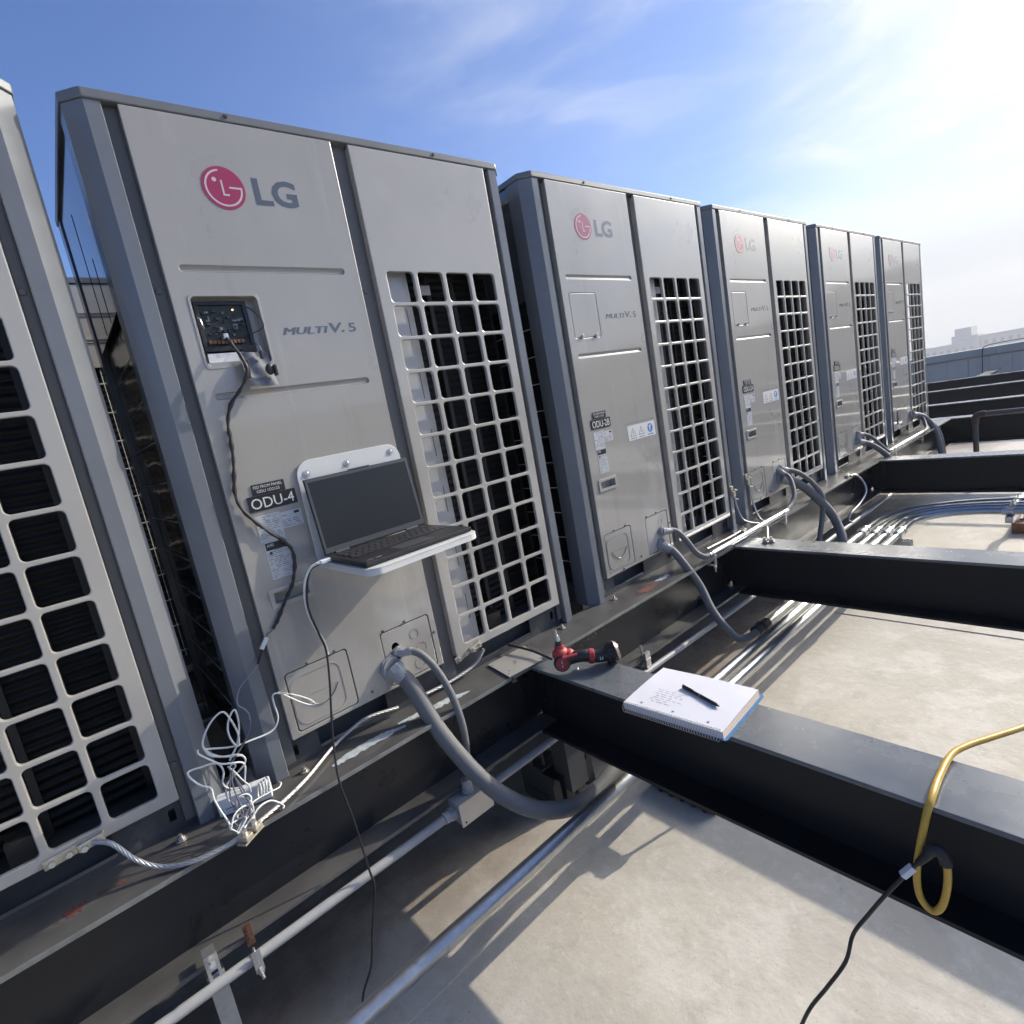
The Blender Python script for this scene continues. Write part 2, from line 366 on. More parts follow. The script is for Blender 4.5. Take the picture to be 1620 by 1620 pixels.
def curve_mesh(cu):
    ob = bpy.data.objects.new('tmp', cu); COL.objects.link(ob)
    dg = bpy.context.evaluated_depsgraph_get(); dg.update()
    me = bpy.data.meshes.new_from_object(ob.evaluated_get(dg))
    vs_ = [v.co.copy() for v in me.vertices]; fs = [list(p.vertices) for p in me.polygons]
    bpy.data.objects.remove(ob); bpy.data.curves.remove(cu); bpy.data.meshes.remove(me)
    return vs_, fs
def plate(mb, outer, holes, yf, th, mi=0, bev=0.0, plane='xz'):
    """flat plate with holes; outline in (x, z), front face at y = yf, thickness th going +y"""
    cu = bpy.data.curves.new('pl', 'CURVE'); cu.dimensions = '2D'; cu.fill_mode = 'BOTH'
    cu.extrude = max(th / 2 - bev, 1e-5); cu.bevel_depth = bev; cu.bevel_resolution = 1; cu.offset = -bev
    for pts in [outer] + list(holes):
        sp = cu.splines.new('POLY'); sp.points.add(len(pts) - 1); sp.use_cyclic_u = True
        for q, p in zip(sp.points, pts): q.co = (p[0], p[1], 0, 1)
    vs_, fs = curve_mesh(cu)
    if plane == 'xz': vs_ = [(v.x, yf + th / 2 - v.z, v.y) for v in vs_]
    else: vs_ = [(v.x, v.y, yf + th / 2 + v.z) for v in vs_]
    mb.add(vs_, fs, mi); return mb
def text_verts(txt, size, bold=0.0, ext=0.0004, shear=0.0, space=1.0, align='LEFT'):
    cu = bpy.data.curves.new('tx', 'FONT'); cu.body = txt; cu.size = size; cu.extrude = ext; cu.offset = bold
    cu.shear = shear; cu.space_character = space; cu.align_x = align; cu.resolution_u = 3
    return curve_mesh(cu)
def text_front(mb, txt, x, z, h, y, w=None, bold=0.0, mi=0, shear=0.0, space=1.0):
    """letters of cap height h standing on (x, z) facing -y, optionally squeezed to width w"""
    vs_, fs = text_verts(txt, 1.0, bold, 0.0, shear, space)
    x0 = min(v.x for v in vs_); x1 = max(v.x for v in vs_); z0 = min(v.y for v in vs_); z1 = max(v.y for v in vs_)
    sz = h / (z1 - z0); sx = sz if w is None else w / (x1 - x0)
    mb.add([(x + (v.x - x0) * sx, y, z + (v.y - z0) * sz) for v in vs_], fs, mi); return mb

# ------------------------------------------------------------ roof, ground, hills, far city
RZ = -0.64
def ground_with_stuff():
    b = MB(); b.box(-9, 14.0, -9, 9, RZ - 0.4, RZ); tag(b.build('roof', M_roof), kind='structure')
    b = MB()                                                          # lapped membrane edges
    for yy in (-2.16, -0.27, 1.56):
        b.box(-9, 13.9, yy, yy + 0.12, RZ + 0.0003, RZ + 0.0035, 0, 0.001)
    for xx in (-3.1, 3.05, 9.2): b.box(xx, xx + 0.10, -9, 9, RZ + 0.0005, RZ + 0.0045, 0, 0.001)
    tag(b.build('roof_seams', M_roof), kind='structure')
    g_ = MB(); g_.add([(-450, -450, -62), (710, -450, -62), (710, 450, -62), (-450, 450, -62)], [(0, 1, 2, 3)])
    tag(g_.build('ground', M_city), kind='structure')
    h = MB(); n = 60; rng = random.Random(3); vs_ = []; rows = 7
    for j in range(rows):
        for i in range(n + 1):
            az = math.radians(-80 + 76 * i / n); a = math.degrees(az)
            el = 3.9 + 2.2 * math.exp(-((a + 13) / 3.2) ** 2) + 1.7 * math.exp(-((a + 17.5) / 2.2) ** 2) - 4.2 * max(0, min(1, (a + 11) / 6)) + 0.25 * math.sin(i * 1.7) + 1.2 * math.exp(-((a + 32) / 6) ** 2)
            top = math.tan(math.radians(max(el, 0.2))) * 240
            d = 180 + 60 * j / (rows - 1); f = math.sin(math.pi / 2 * j / (rows - 1))
            vs_.append((d * math.cos(az), d * math.sin(az), -62 + (top + 62) * f + rng.uniform(-1, 1) * (j not in (0, rows - 1))))
    fs = [(j * (n + 1) + i, j * (n + 1) + i + 1, (j + 1) * (n + 1) + i + 1, (j + 1) * (n + 1) + i) for j in range(rows - 1) for i in range(n)]
    h.add(vs_, fs); tag(h.build('hills', M_hill), kind='structure')
ground_with_stuff()

# ------------------------------------------------------------ condensing units
C = 0.037; W = 1.244; D = 0.765; H = 1.69; CAPZ = 1.668
UX = [0.0, 1.34496, 2.63187, 3.96133, 5.25333]
def octo(x0, x1, y0, y1, c, o=0.0):
    x0 -= o; y0 -= o; x1 += o; y1 += o; c = c + o * 0.4
    return [(x0 + c, y0), (x1 - c, y0), (x1, y0 + c), (x1, y1 - c), (x1 - c, y1), (x0 + c, y1), (x0, y1 - c), (x0, y0 + c)]
def post_profile(cx, cy, sx, sy):
    t = 0.004; a = 0.070; b = 0.10; d = 0.026
    p = [(0, C), (C, 0), (a - 0.0022, 0), (a, 0.0022), (a, d), (a - t, d), (a - t, t), (C + t * 0.4, t), (t, C + t * 0.4), (t, b - t), (d, b - t), (d, b), (0, b)]
    q = [(cx + sx * x, cy + sy * y) for x, y in p]
    return q
def groove(mb_, holes, x0, x1, z, r=0.0075):
    holes.append(rrect(x0, x1, z - r, z + r, r * 0.95, 4))
    # rolled groove bottom
    n = 8; vs_ = []
    for k in range(n + 1):
        a = math.pi * k / n
        vs_ += [(x0, -0.003 + 0.006 * math.sin(a), z + r * 1.02 * math.cos(a)), (x1, -0.003 + 0.006 * math.sin(a), z + r * 1.02 * math.cos(a))]
    mb_.add(vs_, [(2 * k, 2 * k + 1, 2 * k + 3, 2 * k + 2) for k in range(n)])

def screw(mb_, x, y, z, r=0.006, mi=0):
    mb_.cyl((x, y, z), (x, y - 0.003, z), r, r * 0.8, 14, mi); mb_.cyl((x, y - 0.003, z), (x, y - 0.0034, z), r * 0.35, n=6, mi=mi); mb_.cut()

def make_unit(x, label, opened=False, plate_txt=None, sub_txt=None, details=True, warn=True, cover_variant=0, torn=False, y=0.0):
    u = thing('condenser_unit', (x, y, 0), label, 'air conditioner', 'rooftop condenser units in a row')
    R_ = random.Random(int(x * 100) + 5)
    # body core, base, posts, cap
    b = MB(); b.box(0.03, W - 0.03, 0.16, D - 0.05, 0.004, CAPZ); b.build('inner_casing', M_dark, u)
    b = MB(); ow = 0.012
    for (ya, sl) in ((0.030, 1), ):
        plate(b, rrect(0.02, W - 0.02, 0.0, 0.092, 0), [rrect(0.175, 0.395, 0.014, 0.082, 0.008), rrect(0.77, 1.01, 0.014, 0.078, 0.008), rrect(0.10, 0.115, 0.03, 0.06, 0.003), rrect(1.12, 1.135, 0.03, 0.06, 0.003)], ya, 0.004)
    b.box(0.02, W - 0.02, 0.036, D - 0.03, 0.088, 0.092); b.box(0.02, W - 0.02, 0.075, 0.079, 0.001, 0.087)
    b.box(0.006, 0.010, 0.10, D - 0.1, 0.0, 0.09); b.box(W - 0.010, W - 0.006, 0.10, D - 0.1, 0.0, 0.09)
    b.box(0.02, W - 0.02, D - 0.03, D - 0.026, 0.0, 0.092)
    b.build('base_channel', M_base, u)
    for cx, cy, sx, sy in ((0, 0, 1, 1), (W, 0, -1, 1), (0, D, 1, -1), (W, D, -1, -1)):
        b = MB(); b.prism(post_profile(cx, cy, sx, sy), 0.001, CAPZ); b.build('corner_post', M_post, u, sharp=20)
    b = MB()
    for rx0, rx1 in ((0.0705, 0.1005), (0.5995, 0.6515), (1.1503, 1.1735)):
        b.box(rx0, rx1, 0.020, 0.024, 0.02, CAPZ)
        b.box(rx0 + 0.003, rx1 - 0.003, 0.0185, 0.020, 0.03, 1.66); b.cut()
    b.split('recess_strip', M_recess, u)
    b = MB()
    for sx_ in (0.083, 0.622, 1.160):
        for sz in (1.269, 0.171): screw(b, sx_, 0.0184, sz, 0.0078)
    b.split('strip_screw', M_recess, u)
    b = MB(); b.prism(octo(0, W, 0, D, C, 0.004), CAPZ + 0.001, H)
    bmx = MB(); bm = bmesh.new(); me = None
    b.box(0.1, W - 0.1, 0.1, D - 0.1, H + 0.0005, H + 0.006)
    cap = b.build('top_cap', M_cap, u, sharp=20)
    bv = cap.modifiers.new('bevel', 'BEVEL'); bv.width = 0.003; bv.segments = 2; bv.limit_method = 'ANGLE'
    b = MB()
    for sx_ in (0.33, 0.95): screw(b, sx_, -0.0042, 1.681, 0.005)
    b.split('cap_screw', M_base, u)
    # right hand louvre panel: 4 x 12 rounded openings
    b = MB(); PF = -0.003; holes = []
    for i in range(4):
        for j in range(12):
            hx = 0.6915 + i * 0.1093; hz = 0.1185 + j * 0.1012
            holes.append(rrect(hx, hx + 0.0935, hz, hz + 0.0895, 0.011, 4))
    plate(b, rrect(0.652, 1.150, 0.090, 1.667, 0.002, 1), holes, PF, 0.0125, bev=0.0026)
    b.box(0.652, 0.6535, 0.0095, 0.03, 0.09, 1.66); b.box(1.1485, 1.15, 0.0095, 0.03, 0.09, 1.66)
    b.build('louver_panel', M_louver, u, sharp=30)
    b = MB(); plate(b, rrect(0.655, 0.778, 0.10, 1.335, 0), [rrect(0.757, 0.760, 0.18 + j * 0.19, 0.27 + j * 0.19, 0.001) for j in range(6)], 0.034, 0.003)
    b.box(0.778, 0.781, 0.034, 0.100, 0.10, 1.335); b.box(0.695, 0.747, 0.052, 0.054, 0.15, 1.32)
    b.build('partition_sheet', M_inner, u)
    b = MB(); b.box(0.835, 0.895, 0.080, 0.086, 1.275, 1.305); b.build('coil_tag', M_inner, u)
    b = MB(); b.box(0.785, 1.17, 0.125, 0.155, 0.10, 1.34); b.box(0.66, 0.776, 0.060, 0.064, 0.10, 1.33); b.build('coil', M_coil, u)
    b = MB()
    for k in range(4): b.box(0.80 + 0.1 * k, 0.815 + 0.1 * k, 0.108, 0.117, 0.10, 1.34); b.cut()
    b.box(0.84, 0.90, 0.05, 0.10, 0.10, 0.15); b.cut()
    b.split('coil_support', mat('coil_support_sheet', (0.016, 0.0155, 0.015), 0.5), u)
    # left access panel
    b = MB(); holes = []
    if details:
        groove(b, holes, 0.136, 0.556, 1.3175, 0.0075); groove(b, holes, 0.138, 0.557, 1.0125, 0.0075)
        holes.append(rrect(0.136, 0.299, 1.081, 1.256, 0.012))
        holes.append(rrect(0.147, 0.243, 0.464, 0.498, 0.003))
        holes.append(rrect(0.121, 0.3005, 0.102, 0.2745, 0.010))      # lower left cover
        holes.append(rrect(0.408, 0.580, 0.098, 0.272, 0.010))       # knock-out plate
    plate(b, rrect(0.100, 0.600, 0.090, 1.667, 0.002, 1), holes, PF, 0.007, bev=0.0018)
    b.box(0.5975, 0.5990, 0.004, 0.03, 0.09, 1.66); b.box(0.1010, 0.1025, 0.004, 0.03, 0.09, 1.66)
    if details:
        b.box(0.365, 0.585, 0.004, 0.006, 0.098, 0.70) if False else None
    b.build('access_panel', M_panel, u, sharp=30)
    if not details: return u
    # lower covers
    b = MB(); plate(b, rrect(0.1235, 0.298, 0.1045, 0.272, 0.009), [], PF + 0.0008, 0.005, bev=0.0014)
    plate(b, rrect(0.127, 0.272, 0.115, 0.255, 0.030), [rrect(0.1295, 0.2695, 0.1175, 0.2525, 0.028)], PF - 0.0006, 0.002)
    b.box(0.15, 0.26, PF - 0.0004, PF + 0.002, 0.192, 0.1935)
    cover = b.build('service_cover', M_panel, u)
    b = MB(); n = 10
    b.tube([(0.155, PF - 0.001, 0.190), (0.175, PF - 0.001, 0.165), (0.205, PF - 0.001, 0.152), (0.235, PF - 0.001, 0.165), (0.255, PF - 0.001, 0.190)], 0.0011, 6)
    b.build('cover_seam', M_ltext, cover)
    b = MB(); plate(b, rrect(0.4105, 0.5775, 0.1005, 0.2695, 0.009), [circ(0.449, 0.214, 0.0125)] if opened else [], PF + 0.0008, 0.005, bev=0.0014)
    for cx, cz, r in ((0.520, 0.228, 0.016), (0.535, 0.175, 0.020), (0.520, 0.130, 0.018)):
        plate(b, circ(cx, cz, r), [circ(cx, cz, r - 0.0022)], PF - 0.0002, 0.002)
    kp = b.build('knockout_plate', M_panel, u)
    b = MB()
    for sx_, sz in ((0.185, 0.2785), (0.265, 0.2795), (0.215, 0.098), (0.420, 0.2765), (0.495, 0.2775), (0.588, 0.205), (0.345, 0.115)): screw(b, sx_, PF, sz, 0.0045)
    b.split('panel_screw', M_ltext, u)
    # recessed handle
    b = MB(); plate(b, rrect(0.137, 0.253, 0.455, 0.507, 0.004), [rrect(0.149, 0.241, 0.466, 0.496, 0.003)], PF - 0.004, 0.005, bev=0.001)
    b.box(0.146, 0.244, 0.022, 0.024, 0.463, 0.499); b.box(0.146, 0.149, 0.001, 0.024, 0.464, 0.498); b.box(0.241, 0.244, 0.001, 0.024, 0.464, 0.498)
    b.box(0.1495, 0.2405, 0.001, 0.0215, 0.4635, 0.4665); b.box(0.1495, 0.2405, 0.001, 0.0215, 0.4955, 0.4985)
    b.build('handle', M_louver, u)
    # lettering
    T = -0.0036
    lg = MB(); cx, cz, r = 0.2835, 1.5105, 0.0505
    lg.prism(circ(cx, cz, r, 48), T - 0.0003, T + 0.0006, 0, axis='y')
    Y2 = T - 0.0007
    def arc(a0, a1, ro, ri, nn=28):
        vs_ = []
        for k in range(nn + 1):
            a = math.radians(a0 + (a1 - a0) * k / nn)
            for q in (ro, ri): vs_.append((cx + q * math.cos(a), Y2, cz + q * math.sin(a)))
        lg.add(vs_, [(2 * k, 2 * k + 1, 2 * k + 3, 2 * k + 2) for k in range(nn)], 1)
    arc(97, 360, r * 0.86, r * 0.775)
    def quad(x0, x1, z0, z1): lg.add([(cx + x0 * r, Y2, cz + z0 * r), (cx + x1 * r, Y2, cz + z0 * r), (cx + x1 * r, Y2, cz + z1 * r), (cx + x0 * r, Y2, cz + z1 * r)], [(0, 1, 2, 3)], 1)
    quad(0.26, 0.86, -0.005, 0.08); quad(-0.10, -0.015, -0.36, 0.36); quad(-0.0149, 0.20, -0.36, -0.275)
    lg.prism(circ(cx - 0.37 * r, cz + 0.36 * r, 0.105 * r, 18), Y2, Y2 + 0.0003, 1, axis='y')
    logo = lg.build('logo_badge', [M_logo, M_lwhite], u)
    b = MB(); text_front(b, "LG", 0.3555, 1.4775, 0.066, T, w=0.112, bold=0.028); b.build('brand_lettering', M_ltext, u)
    b = MB()
    for dx_ in (0, 0.0011, 0.0022, 0.0032): text_front(b, "MULTI", 0.341 + dx_, 1.152, 0.0185, T - dx_ * 0.02, w=0.125, bold=0.0, shear=0.25)
    text_front(b, "V.", 0.474, 1.152, 0.0265, T, w=0.043, bold=0.026, shear=0.12); text_front(b, "5", 0.531, 1.152, 0.0245, T, w=0.022, bold=0.010)
    b.build('model_lettering', M_ltext, u)
    # engraved name plates
    if plate_txt:
        b = MB(); b.box(0.146, 0.270, PF - 0.0025, PF - 0.0002, 0.7145, 0.7545, 0, 0.0006)
        vs0 = len(b.v); text_front(b, plate_txt, 0.153, 0.7205, 0.027, PF - 0.0028, w=0.110, mi=1)
        b.build('name_plate', [M_plate, M_engr], u)
        b = MB(); b.box(0.163, 0.247, PF - 0.0025, PF - 0.0002, 0.7555, 0.7835, 0, 0.0006)
        for k, s_ in enumerate(sub_txt): text_front(b, s_, 0.167 + 0.007 * k, 0.7720 - 0.0115 * k, 0.0075, PF - 0.0028, w=0.074 - 0.016 * k, mi=1)
        b.build('feeder_plate', [M_plate, M_engr], u)
    # data stickers with print lines
    b = MB()
    def sticker(x0, x1, z0, z1, rows_, seed):
        b.box(x0, x1, PF - 0.0007, PF - 0.0001, z0, z1, 0)
        q = random.Random(seed); zz = z1 - 0.006
        while zz > z0 + 0.004:
            xx = x0 + 0.003
            while xx < x1 - 0.008:
                wl = q.uniform(0.006, 0.02); wl = min(wl, x1 - 0.003 - xx)
                if q.random() < 0.78: b.box(xx, xx + wl, PF - 0.0009, PF - 0.0007, zz, zz + rows_ * q.choice((0.25, 0.4)), 1)
                xx += wl + q.uniform(0.002, 0.006)
            zz -= rows_
    sticker(0.153, 0.2155, 0.632, 0.702, 0.0055, 1); sticker(0.2165, 0.273, 0.655, 0.698, 0.0055, 2)
    sticker(0.158, 0.217, 0.530, 0.6315, 0.0048, 3)
    b.box(0.160, 0.215, PF - 0.0012, PF - 0.0009, 0.608, 0.628, 2); text_front(b, "AHRI", 0.163, 0.617, 0.008, PF - 0.0014, w=0.018, mi=0, bold=0.02)
    b.cyl((0.170, PF - 0.0009, 0.600), (0.170, PF - 0.0013, 0.600), 0.004, mi=2)
    b.box(0.253, 0.267, PF - 0.0012, PF - 0.0009, 0.688, 0.695, 2)
    b.build('data_sticker', [M_label, M_lprint, M_plate], u)
    if warn:
        b = MB(); b.box(0.378, 0.578, PF - 0.0007, PF - 0.0001, 0.629, 0.694, 0)
        for cx_ in (0.414, 0.474):
            z0 = 0.646
            b.add([(cx_ - 0.022, PF - 0.001, z0), (cx_ + 0.022, PF - 0.001, z0), (cx_, PF - 0.001, z0 + 0.037)], [(0, 1, 2)], 1)
            b.add([(cx_ - 0.0175, PF - 0.0012, z0 + 0.0025), (cx_ + 0.0175, PF - 0.0012, z0 + 0.0025), (cx_, PF - 0.0012, z0 + 0.032)], [(0, 1, 2)], 0)
            b.add([(cx_ - 0.002, PF - 0.0014, z0 + 0.006), (cx_ + 0.003, PF - 0.0014, z0 + 0.014), (cx_ + 0.001, PF - 0.0014, z0 + 0.022), (cx_ - 0.003, PF - 0.0014, z0 + 0.014)], [(0, 1, 2, 3)], 1)
            b.box(cx_ - 0.02, cx_ + 0.02, PF - 0.001, PF - 0.0008, 0.635, 0.638, 1)
        b.prism(circ(0.541, 0.665, 0.0195), PF - 0.001, PF - 0.0006, 2, axis='y')
        b.box(0.520, 0.562, PF - 0.001, PF - 0.0008, 0.635, 0.639, 2)
        b.add([(0.536, PF - 0.0012, 0.652), (0.541, PF - 0.0012, 0.652), (0.543, PF - 0.0012, 0.667), (0.549, PF - 0.0012, 0.678), (0.536, PF - 0.0012, 0.678), (0.532, PF - 0.0012, 0.672)], [(0, 1, 2, 3, 4, 5)], 0)
        b.build('warning_sticker', [M_labw, M_lprint, M_blue], u)
        b = MB()
        b.box(0.365, 0.585, PF - 0.0006, PF - 0.0001, 0.7035, 0.7055) ; b.build('panel_seam', M_lprint, u)
        b = MB()
        for cx_ in (0.452, 0.538): plate(b, circ(cx_, 0.476, 0.026), [circ(cx_, 0.476, 0.0235)], PF - 0.0004, 0.002); b.cut()
        b.split('knockout_ring', M_panel, u)
    # service hatch
    if not opened:
        b = MB(); plate(b, rrect(0.1378, 0.2972, 1.0828, 1.2542, 0.010), [], PF + 0.0003, 0.005, bev=0.0012)
        h = b.build('hatch_cover', M_panel, u)
        b = MB()
        for hx in (0.177, 0.264):
            b.box(hx - 0.006, hx + 0.006, PF - 0.006, PF, 1.079, 1.092, 0, 0.001); b.box(hx - 0.002, hx + 0.003, PF - 0.009, PF - 0.006, 1.083, 1.096, 0, 0.001); b.cut()
        b.split('hatch_clip', M_zinc, h)
        if torn:
            b = MB(); b.box(0.20, 0.225, PF - 0.004, PF - 0.001, 0.14, 0.25); b.build('open_slot', M_dark, u)
    else:
        b = MB()                                                     # folded hatch frame and tray
        plate(b, rrect(0.134, 0.301, 1.079, 1.258, 0.013), [rrect(0.140, 0.295, 1.085, 1.252, 0.011)], PF - 0.0015, 0.006, bev=0.001)
        b.box(0.134, 0.1405, 0.0046, 0.0262, 1.075, 1.262); b.box(0.2945, 0.301, 0.0046, 0.0262, 1.075, 1.262)
        b.box(0.141, 0.294, 0.0046, 0.0262, 1.2525, 1.262); b.box(0.141, 0.294, 0.0046, 0.0262, 1.076, 1.096)
        b.box(0.13, 0.305, 0.0265, 0.029, 1.07, 1.265)
        b.build('hatch_frame', M_panel, u)
        b = MB()
        b.box(0.1515, 0.2645, 0.020, 0.0262, 1.128, 1.242, 0); 
        fr = b.build('board_housing', M_black, u)
        b = MB(); b.box(0.157, 0.2595, 0.0175, 0.0195, 1.137, 1.2355, 0); pc = b.build('circuit_board', M_pcb, fr)
        b = MB(); q = random.Random(4)
        for k in range(46):
            px = q.uniform(0.160, 0.248); pz = q.uniform(1.160, 1.222); w_ = q.uniform(0.002, 0.011); h_ = q.uniform(0.002, 0.007)
            b.box(px, px + w_, 0.0175 - q.uniform(0.001, 0.006), 0.0176, pz, pz + h_, q.choice((0, 0, 0, 1)))
        for k in range(9): b.box(0.161 + k * 0.0095, 0.168 + k * 0.0095, 0.009, 0.0174, 1.142, 1.150, 2)
        b.box(0.193, 0.204, 0.002, 0.0174, 1.1505, 1.160, 3)
        b.build('board_component', [M_comp, M_lprint, M_term, M_zinc], pc)
        b = MB(); b.sphere((0.236, 0.016, 1.2245), 0.0019, n=10); b.build('status_lamp', M_led, pc)
        b = MB()
        for (a0, a1, b0, b1) in ((0.147, 0.270, 1.236, 1.245), (0.147, 0.270, 1.118, 1.136), (0.147, 0.156, 1.1361, 1.2359), (0.260, 0.270, 1.1361, 1.2359)): b.box(a0, a1, 0.012, 0.020, b0, b1, 0, 0.001)
        b.build('housing_rim', M_black, fr)
        b = MB(); b.box(0.150, 0.235, 0.012, 0.0135, 1.096, 1.124, 0, xf=Matrix.Translation((0, 0, 0))); b.build('paper_card', M_plast, u)
        b = MB()
        b.tube([(0.268, 0.016, 1.232), (0.279, 0.008, 1.222), (0.288, -0.012, 1.196), (0.292, -0.018, 1.178), (0.285, -0.012, 1.168), (0.262, 0.0, 1.160), (0.246, 0.012, 1.156)], 0.0013, 6); b.cut()
        b.tube([(0.236, 0.008, 1.146), (0.250, -0.004, 1.136), (0.266, -0.01, 1.132), (0.272, -0.014, 1.118), (0.274, -0.014, 1.108)], 0.0009, 6); b.cut()
        b.split('hatch_wire', M_black, u)
        b = MB(); screw(b, 0.1465, 0.004, 1.090, 0.004); screw(b, 0.2215, 0.0025, 1.088, 0.0045)
        b.tube([(0.148, 0.006, 1.205), (0.150, -0.004, 1.20), (0.152, -0.006, 1.185), (0.156, 0.002, 1.178)], 0.0014, 6); b.cut()
        b.split('hatch_screw', M_zinc, u)
    return u

def dress_side(u, x):
    b = MB(); b.box(0.004, 0.007, 0.104, D - 0.104, 1.255, CAPZ - 0.002)
    b.build('side_sheet', M_side, u)
    b = MB(); b.box(0.0030, 0.0040, 0.40, 0.402, 1.26, 1.58); b.box(0.0030, 0.0040, 0.26, 0.262, 1.26, 1.42)
    b.build('sheet_seam', M_dark, u)
    b = MB(); b.box(0.018, 0.028, 0.104, D - 0.104, 0.05, 1.25); b.build('side_coil', mat('side_coil_dark', (0.010, 0.010, 0.011), 0.12, metal=0.2, noise=(5, 0.5), bump=(3, 0.6, 0.02)), u)
    b = MB()
    for k in range(11): b.tube([(0.010, 0.104, 0.08 + 0.107 * k), (0.010, D - 0.104, 0.08 + 0.107 * k)], 0.0016, 6, seg=1)
    b.build('coil_guard', M_guard, u)

U = []
specs = [
 (-1.325, 'light grey condenser unit cut off by the left edge, showing only louvres and corner post', dict(details=False)),
 (UX[0], 'large grey condenser unit with the open service hatch, laptop shelf and name plate ODU-4', dict(opened=True, warn=False, plate_txt="ODU-4", sub_txt=("FED FROM PANEL", "ODU 1D2123"))),
 (UX[1], 'grey condenser unit with bright red logo, closed hatch and name plate ODU-2B', dict(plate_txt="ODU-2B", sub_txt=("FED FROM PANEL", "ODU 1D2"))),
 (UX[2], 'grey condenser unit with washed out logo and name plate ODU-2A', dict(plate_txt="ODU-2A", sub_txt=("FED FROM PANEL", "ODU 1D2"))),
 (UX[3], 'grey condenser unit second from the far end of the row', dict(plate_txt="ODU-1", sub_txt=("FED FROM PANEL", "ODU 1D2"))),
 (UX[4], 'farthest grey condenser unit at the end of the row, a hill reflected in its panels', dict(plate_txt="ODU-3", sub_txt=("FED FROM PANEL", "ODU 1D2"), torn=True)),
]
for x, lab, kw in specs:
    u = make_unit(x, lab, **kw); U.append(u); dress_side(u, x)

def back_unit(x, lab):
    u = thing('condenser_unit', (x, 1.30, 0), lab, 'air conditioner', 'second row of condenser units behind')
    HT = 0.03
    b = MB(); b.box(0.03, W - 0.03, 0.04, D - 0.05, 0.05, CAPZ); b.build('inner_casing', M_dark, u)
    for cx, cy, sx, sy in ((0, 0, 1, 1), (W, 0, -1, 1), (0, D, 1, -1), (W, D, -1, -1)):
        b = MB(); b.prism(post_profile(cx, cy, sx, sy), 0.001, CAPZ); b.build('corner_post', M_post, u, sharp=20)
    b = MB(); b.prism(octo(0, W, 0, D, C, 0.004), CAPZ + 0.001, H); b.build('top_cap', M_cap, u, sharp=20)
    b = MB(); holes = []
    groove(b, holes, 0.09, W - 0.09, 1.545, 0.006); groove(b, holes, 0.09, W - 0.09, 1.44, 0.006)
    plate(b, rrect(0.0705, W - 0.0705, 1.335, 1.664, 0), holes, 0.001, 0.006, bev=0.001); b.build('back_sheet', M_louver, u)
    b = MB(); b.box(0.0705, W - 0.0705, 0.032, 0.039, 0.05, 1.33); b.build('coil', M_coil, u)
    b = MB()
    for k in range(11): b.tube([(0.07, 0.010, 0.08 + 0.119 * k), (W - 0.07, 0.010, 0.08 + 0.119 * k)], 0.0022, 6, seg=1)
    for k in range(12): b.tube([(0.12 + 0.092 * k, 0.010, 0.05), (0.12 + 0.092 * k, 0.010, 1.33)], 0.0014, 6, seg=1)
    b.build('coil_guard', M_guard, u)
    b = MB(); b.box(0.02, W - 0.02, 0.03, D - 0.03, 0.0, 0.05); b.build('base_channel', M_base, u)
back_unit(-0.62, 'back of a grey condenser unit standing behind, seen through the gap left of unit ODU-4')
back_unit(-1.95, 'back of a grey condenser unit hidden behind the leftmost unit, second row')
back_unit(0.72, 'back of a grey condenser unit behind the gap right of unit ODU-4, second row')

# ------------------------------------------------------------ steel frame
def ibeam_long(name, x0, x1, yc, ztop, h, w, tf, tw, m_body, m_top, origin, label, cat, group):
    t = thing(name, origin, label, cat, group); o = origin
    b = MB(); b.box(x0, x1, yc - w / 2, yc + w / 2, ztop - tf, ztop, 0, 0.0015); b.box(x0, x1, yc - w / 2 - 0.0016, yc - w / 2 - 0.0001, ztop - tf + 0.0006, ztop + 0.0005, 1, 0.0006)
    b.build('top_flange', [m_top, M_edge], t, o)
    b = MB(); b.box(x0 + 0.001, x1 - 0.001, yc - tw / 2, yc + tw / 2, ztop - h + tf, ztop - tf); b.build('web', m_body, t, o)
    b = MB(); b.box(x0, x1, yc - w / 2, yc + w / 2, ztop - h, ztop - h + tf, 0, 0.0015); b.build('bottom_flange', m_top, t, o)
    return t
RB = ibeam_long('steel_rail', -2.2, 6.62, -0.05, 0.0, 0.25, 0.165, 0.012, 0.009, M_steel, M_railtop, (-2.2, -0.05, -0.25), 'long black steel beam running under the front feet of all the condenser units', 'steel beam', 'steel beams carrying the units')
for yy, lab in ((0.72, 'long black steel beam under the rear feet of the front row of units'), (1.34, 'long black steel beam under the second row of units'), (1.98, 'long black steel beam under the rear feet of the second row')):
    ibeam_long('steel_rail', -2.2, 6.62, yy, 0.0, 0.25, 0.165, 0.012, 0.009, M_steel, M_railtop, (-2.2, yy, -0.25), lab, 'steel beam', 'steel beams carrying the units')
ibeam_long('steel_rail', 12.26, 13.6, 0.55, 0.0, 0.25, 0.165, 0.012, 0.009, M_steel, M_railtop, (12.26, 0.55, -0.25), 'short black steel beam stub past the farthest cross beam, near the parapet', 'steel beam', None)

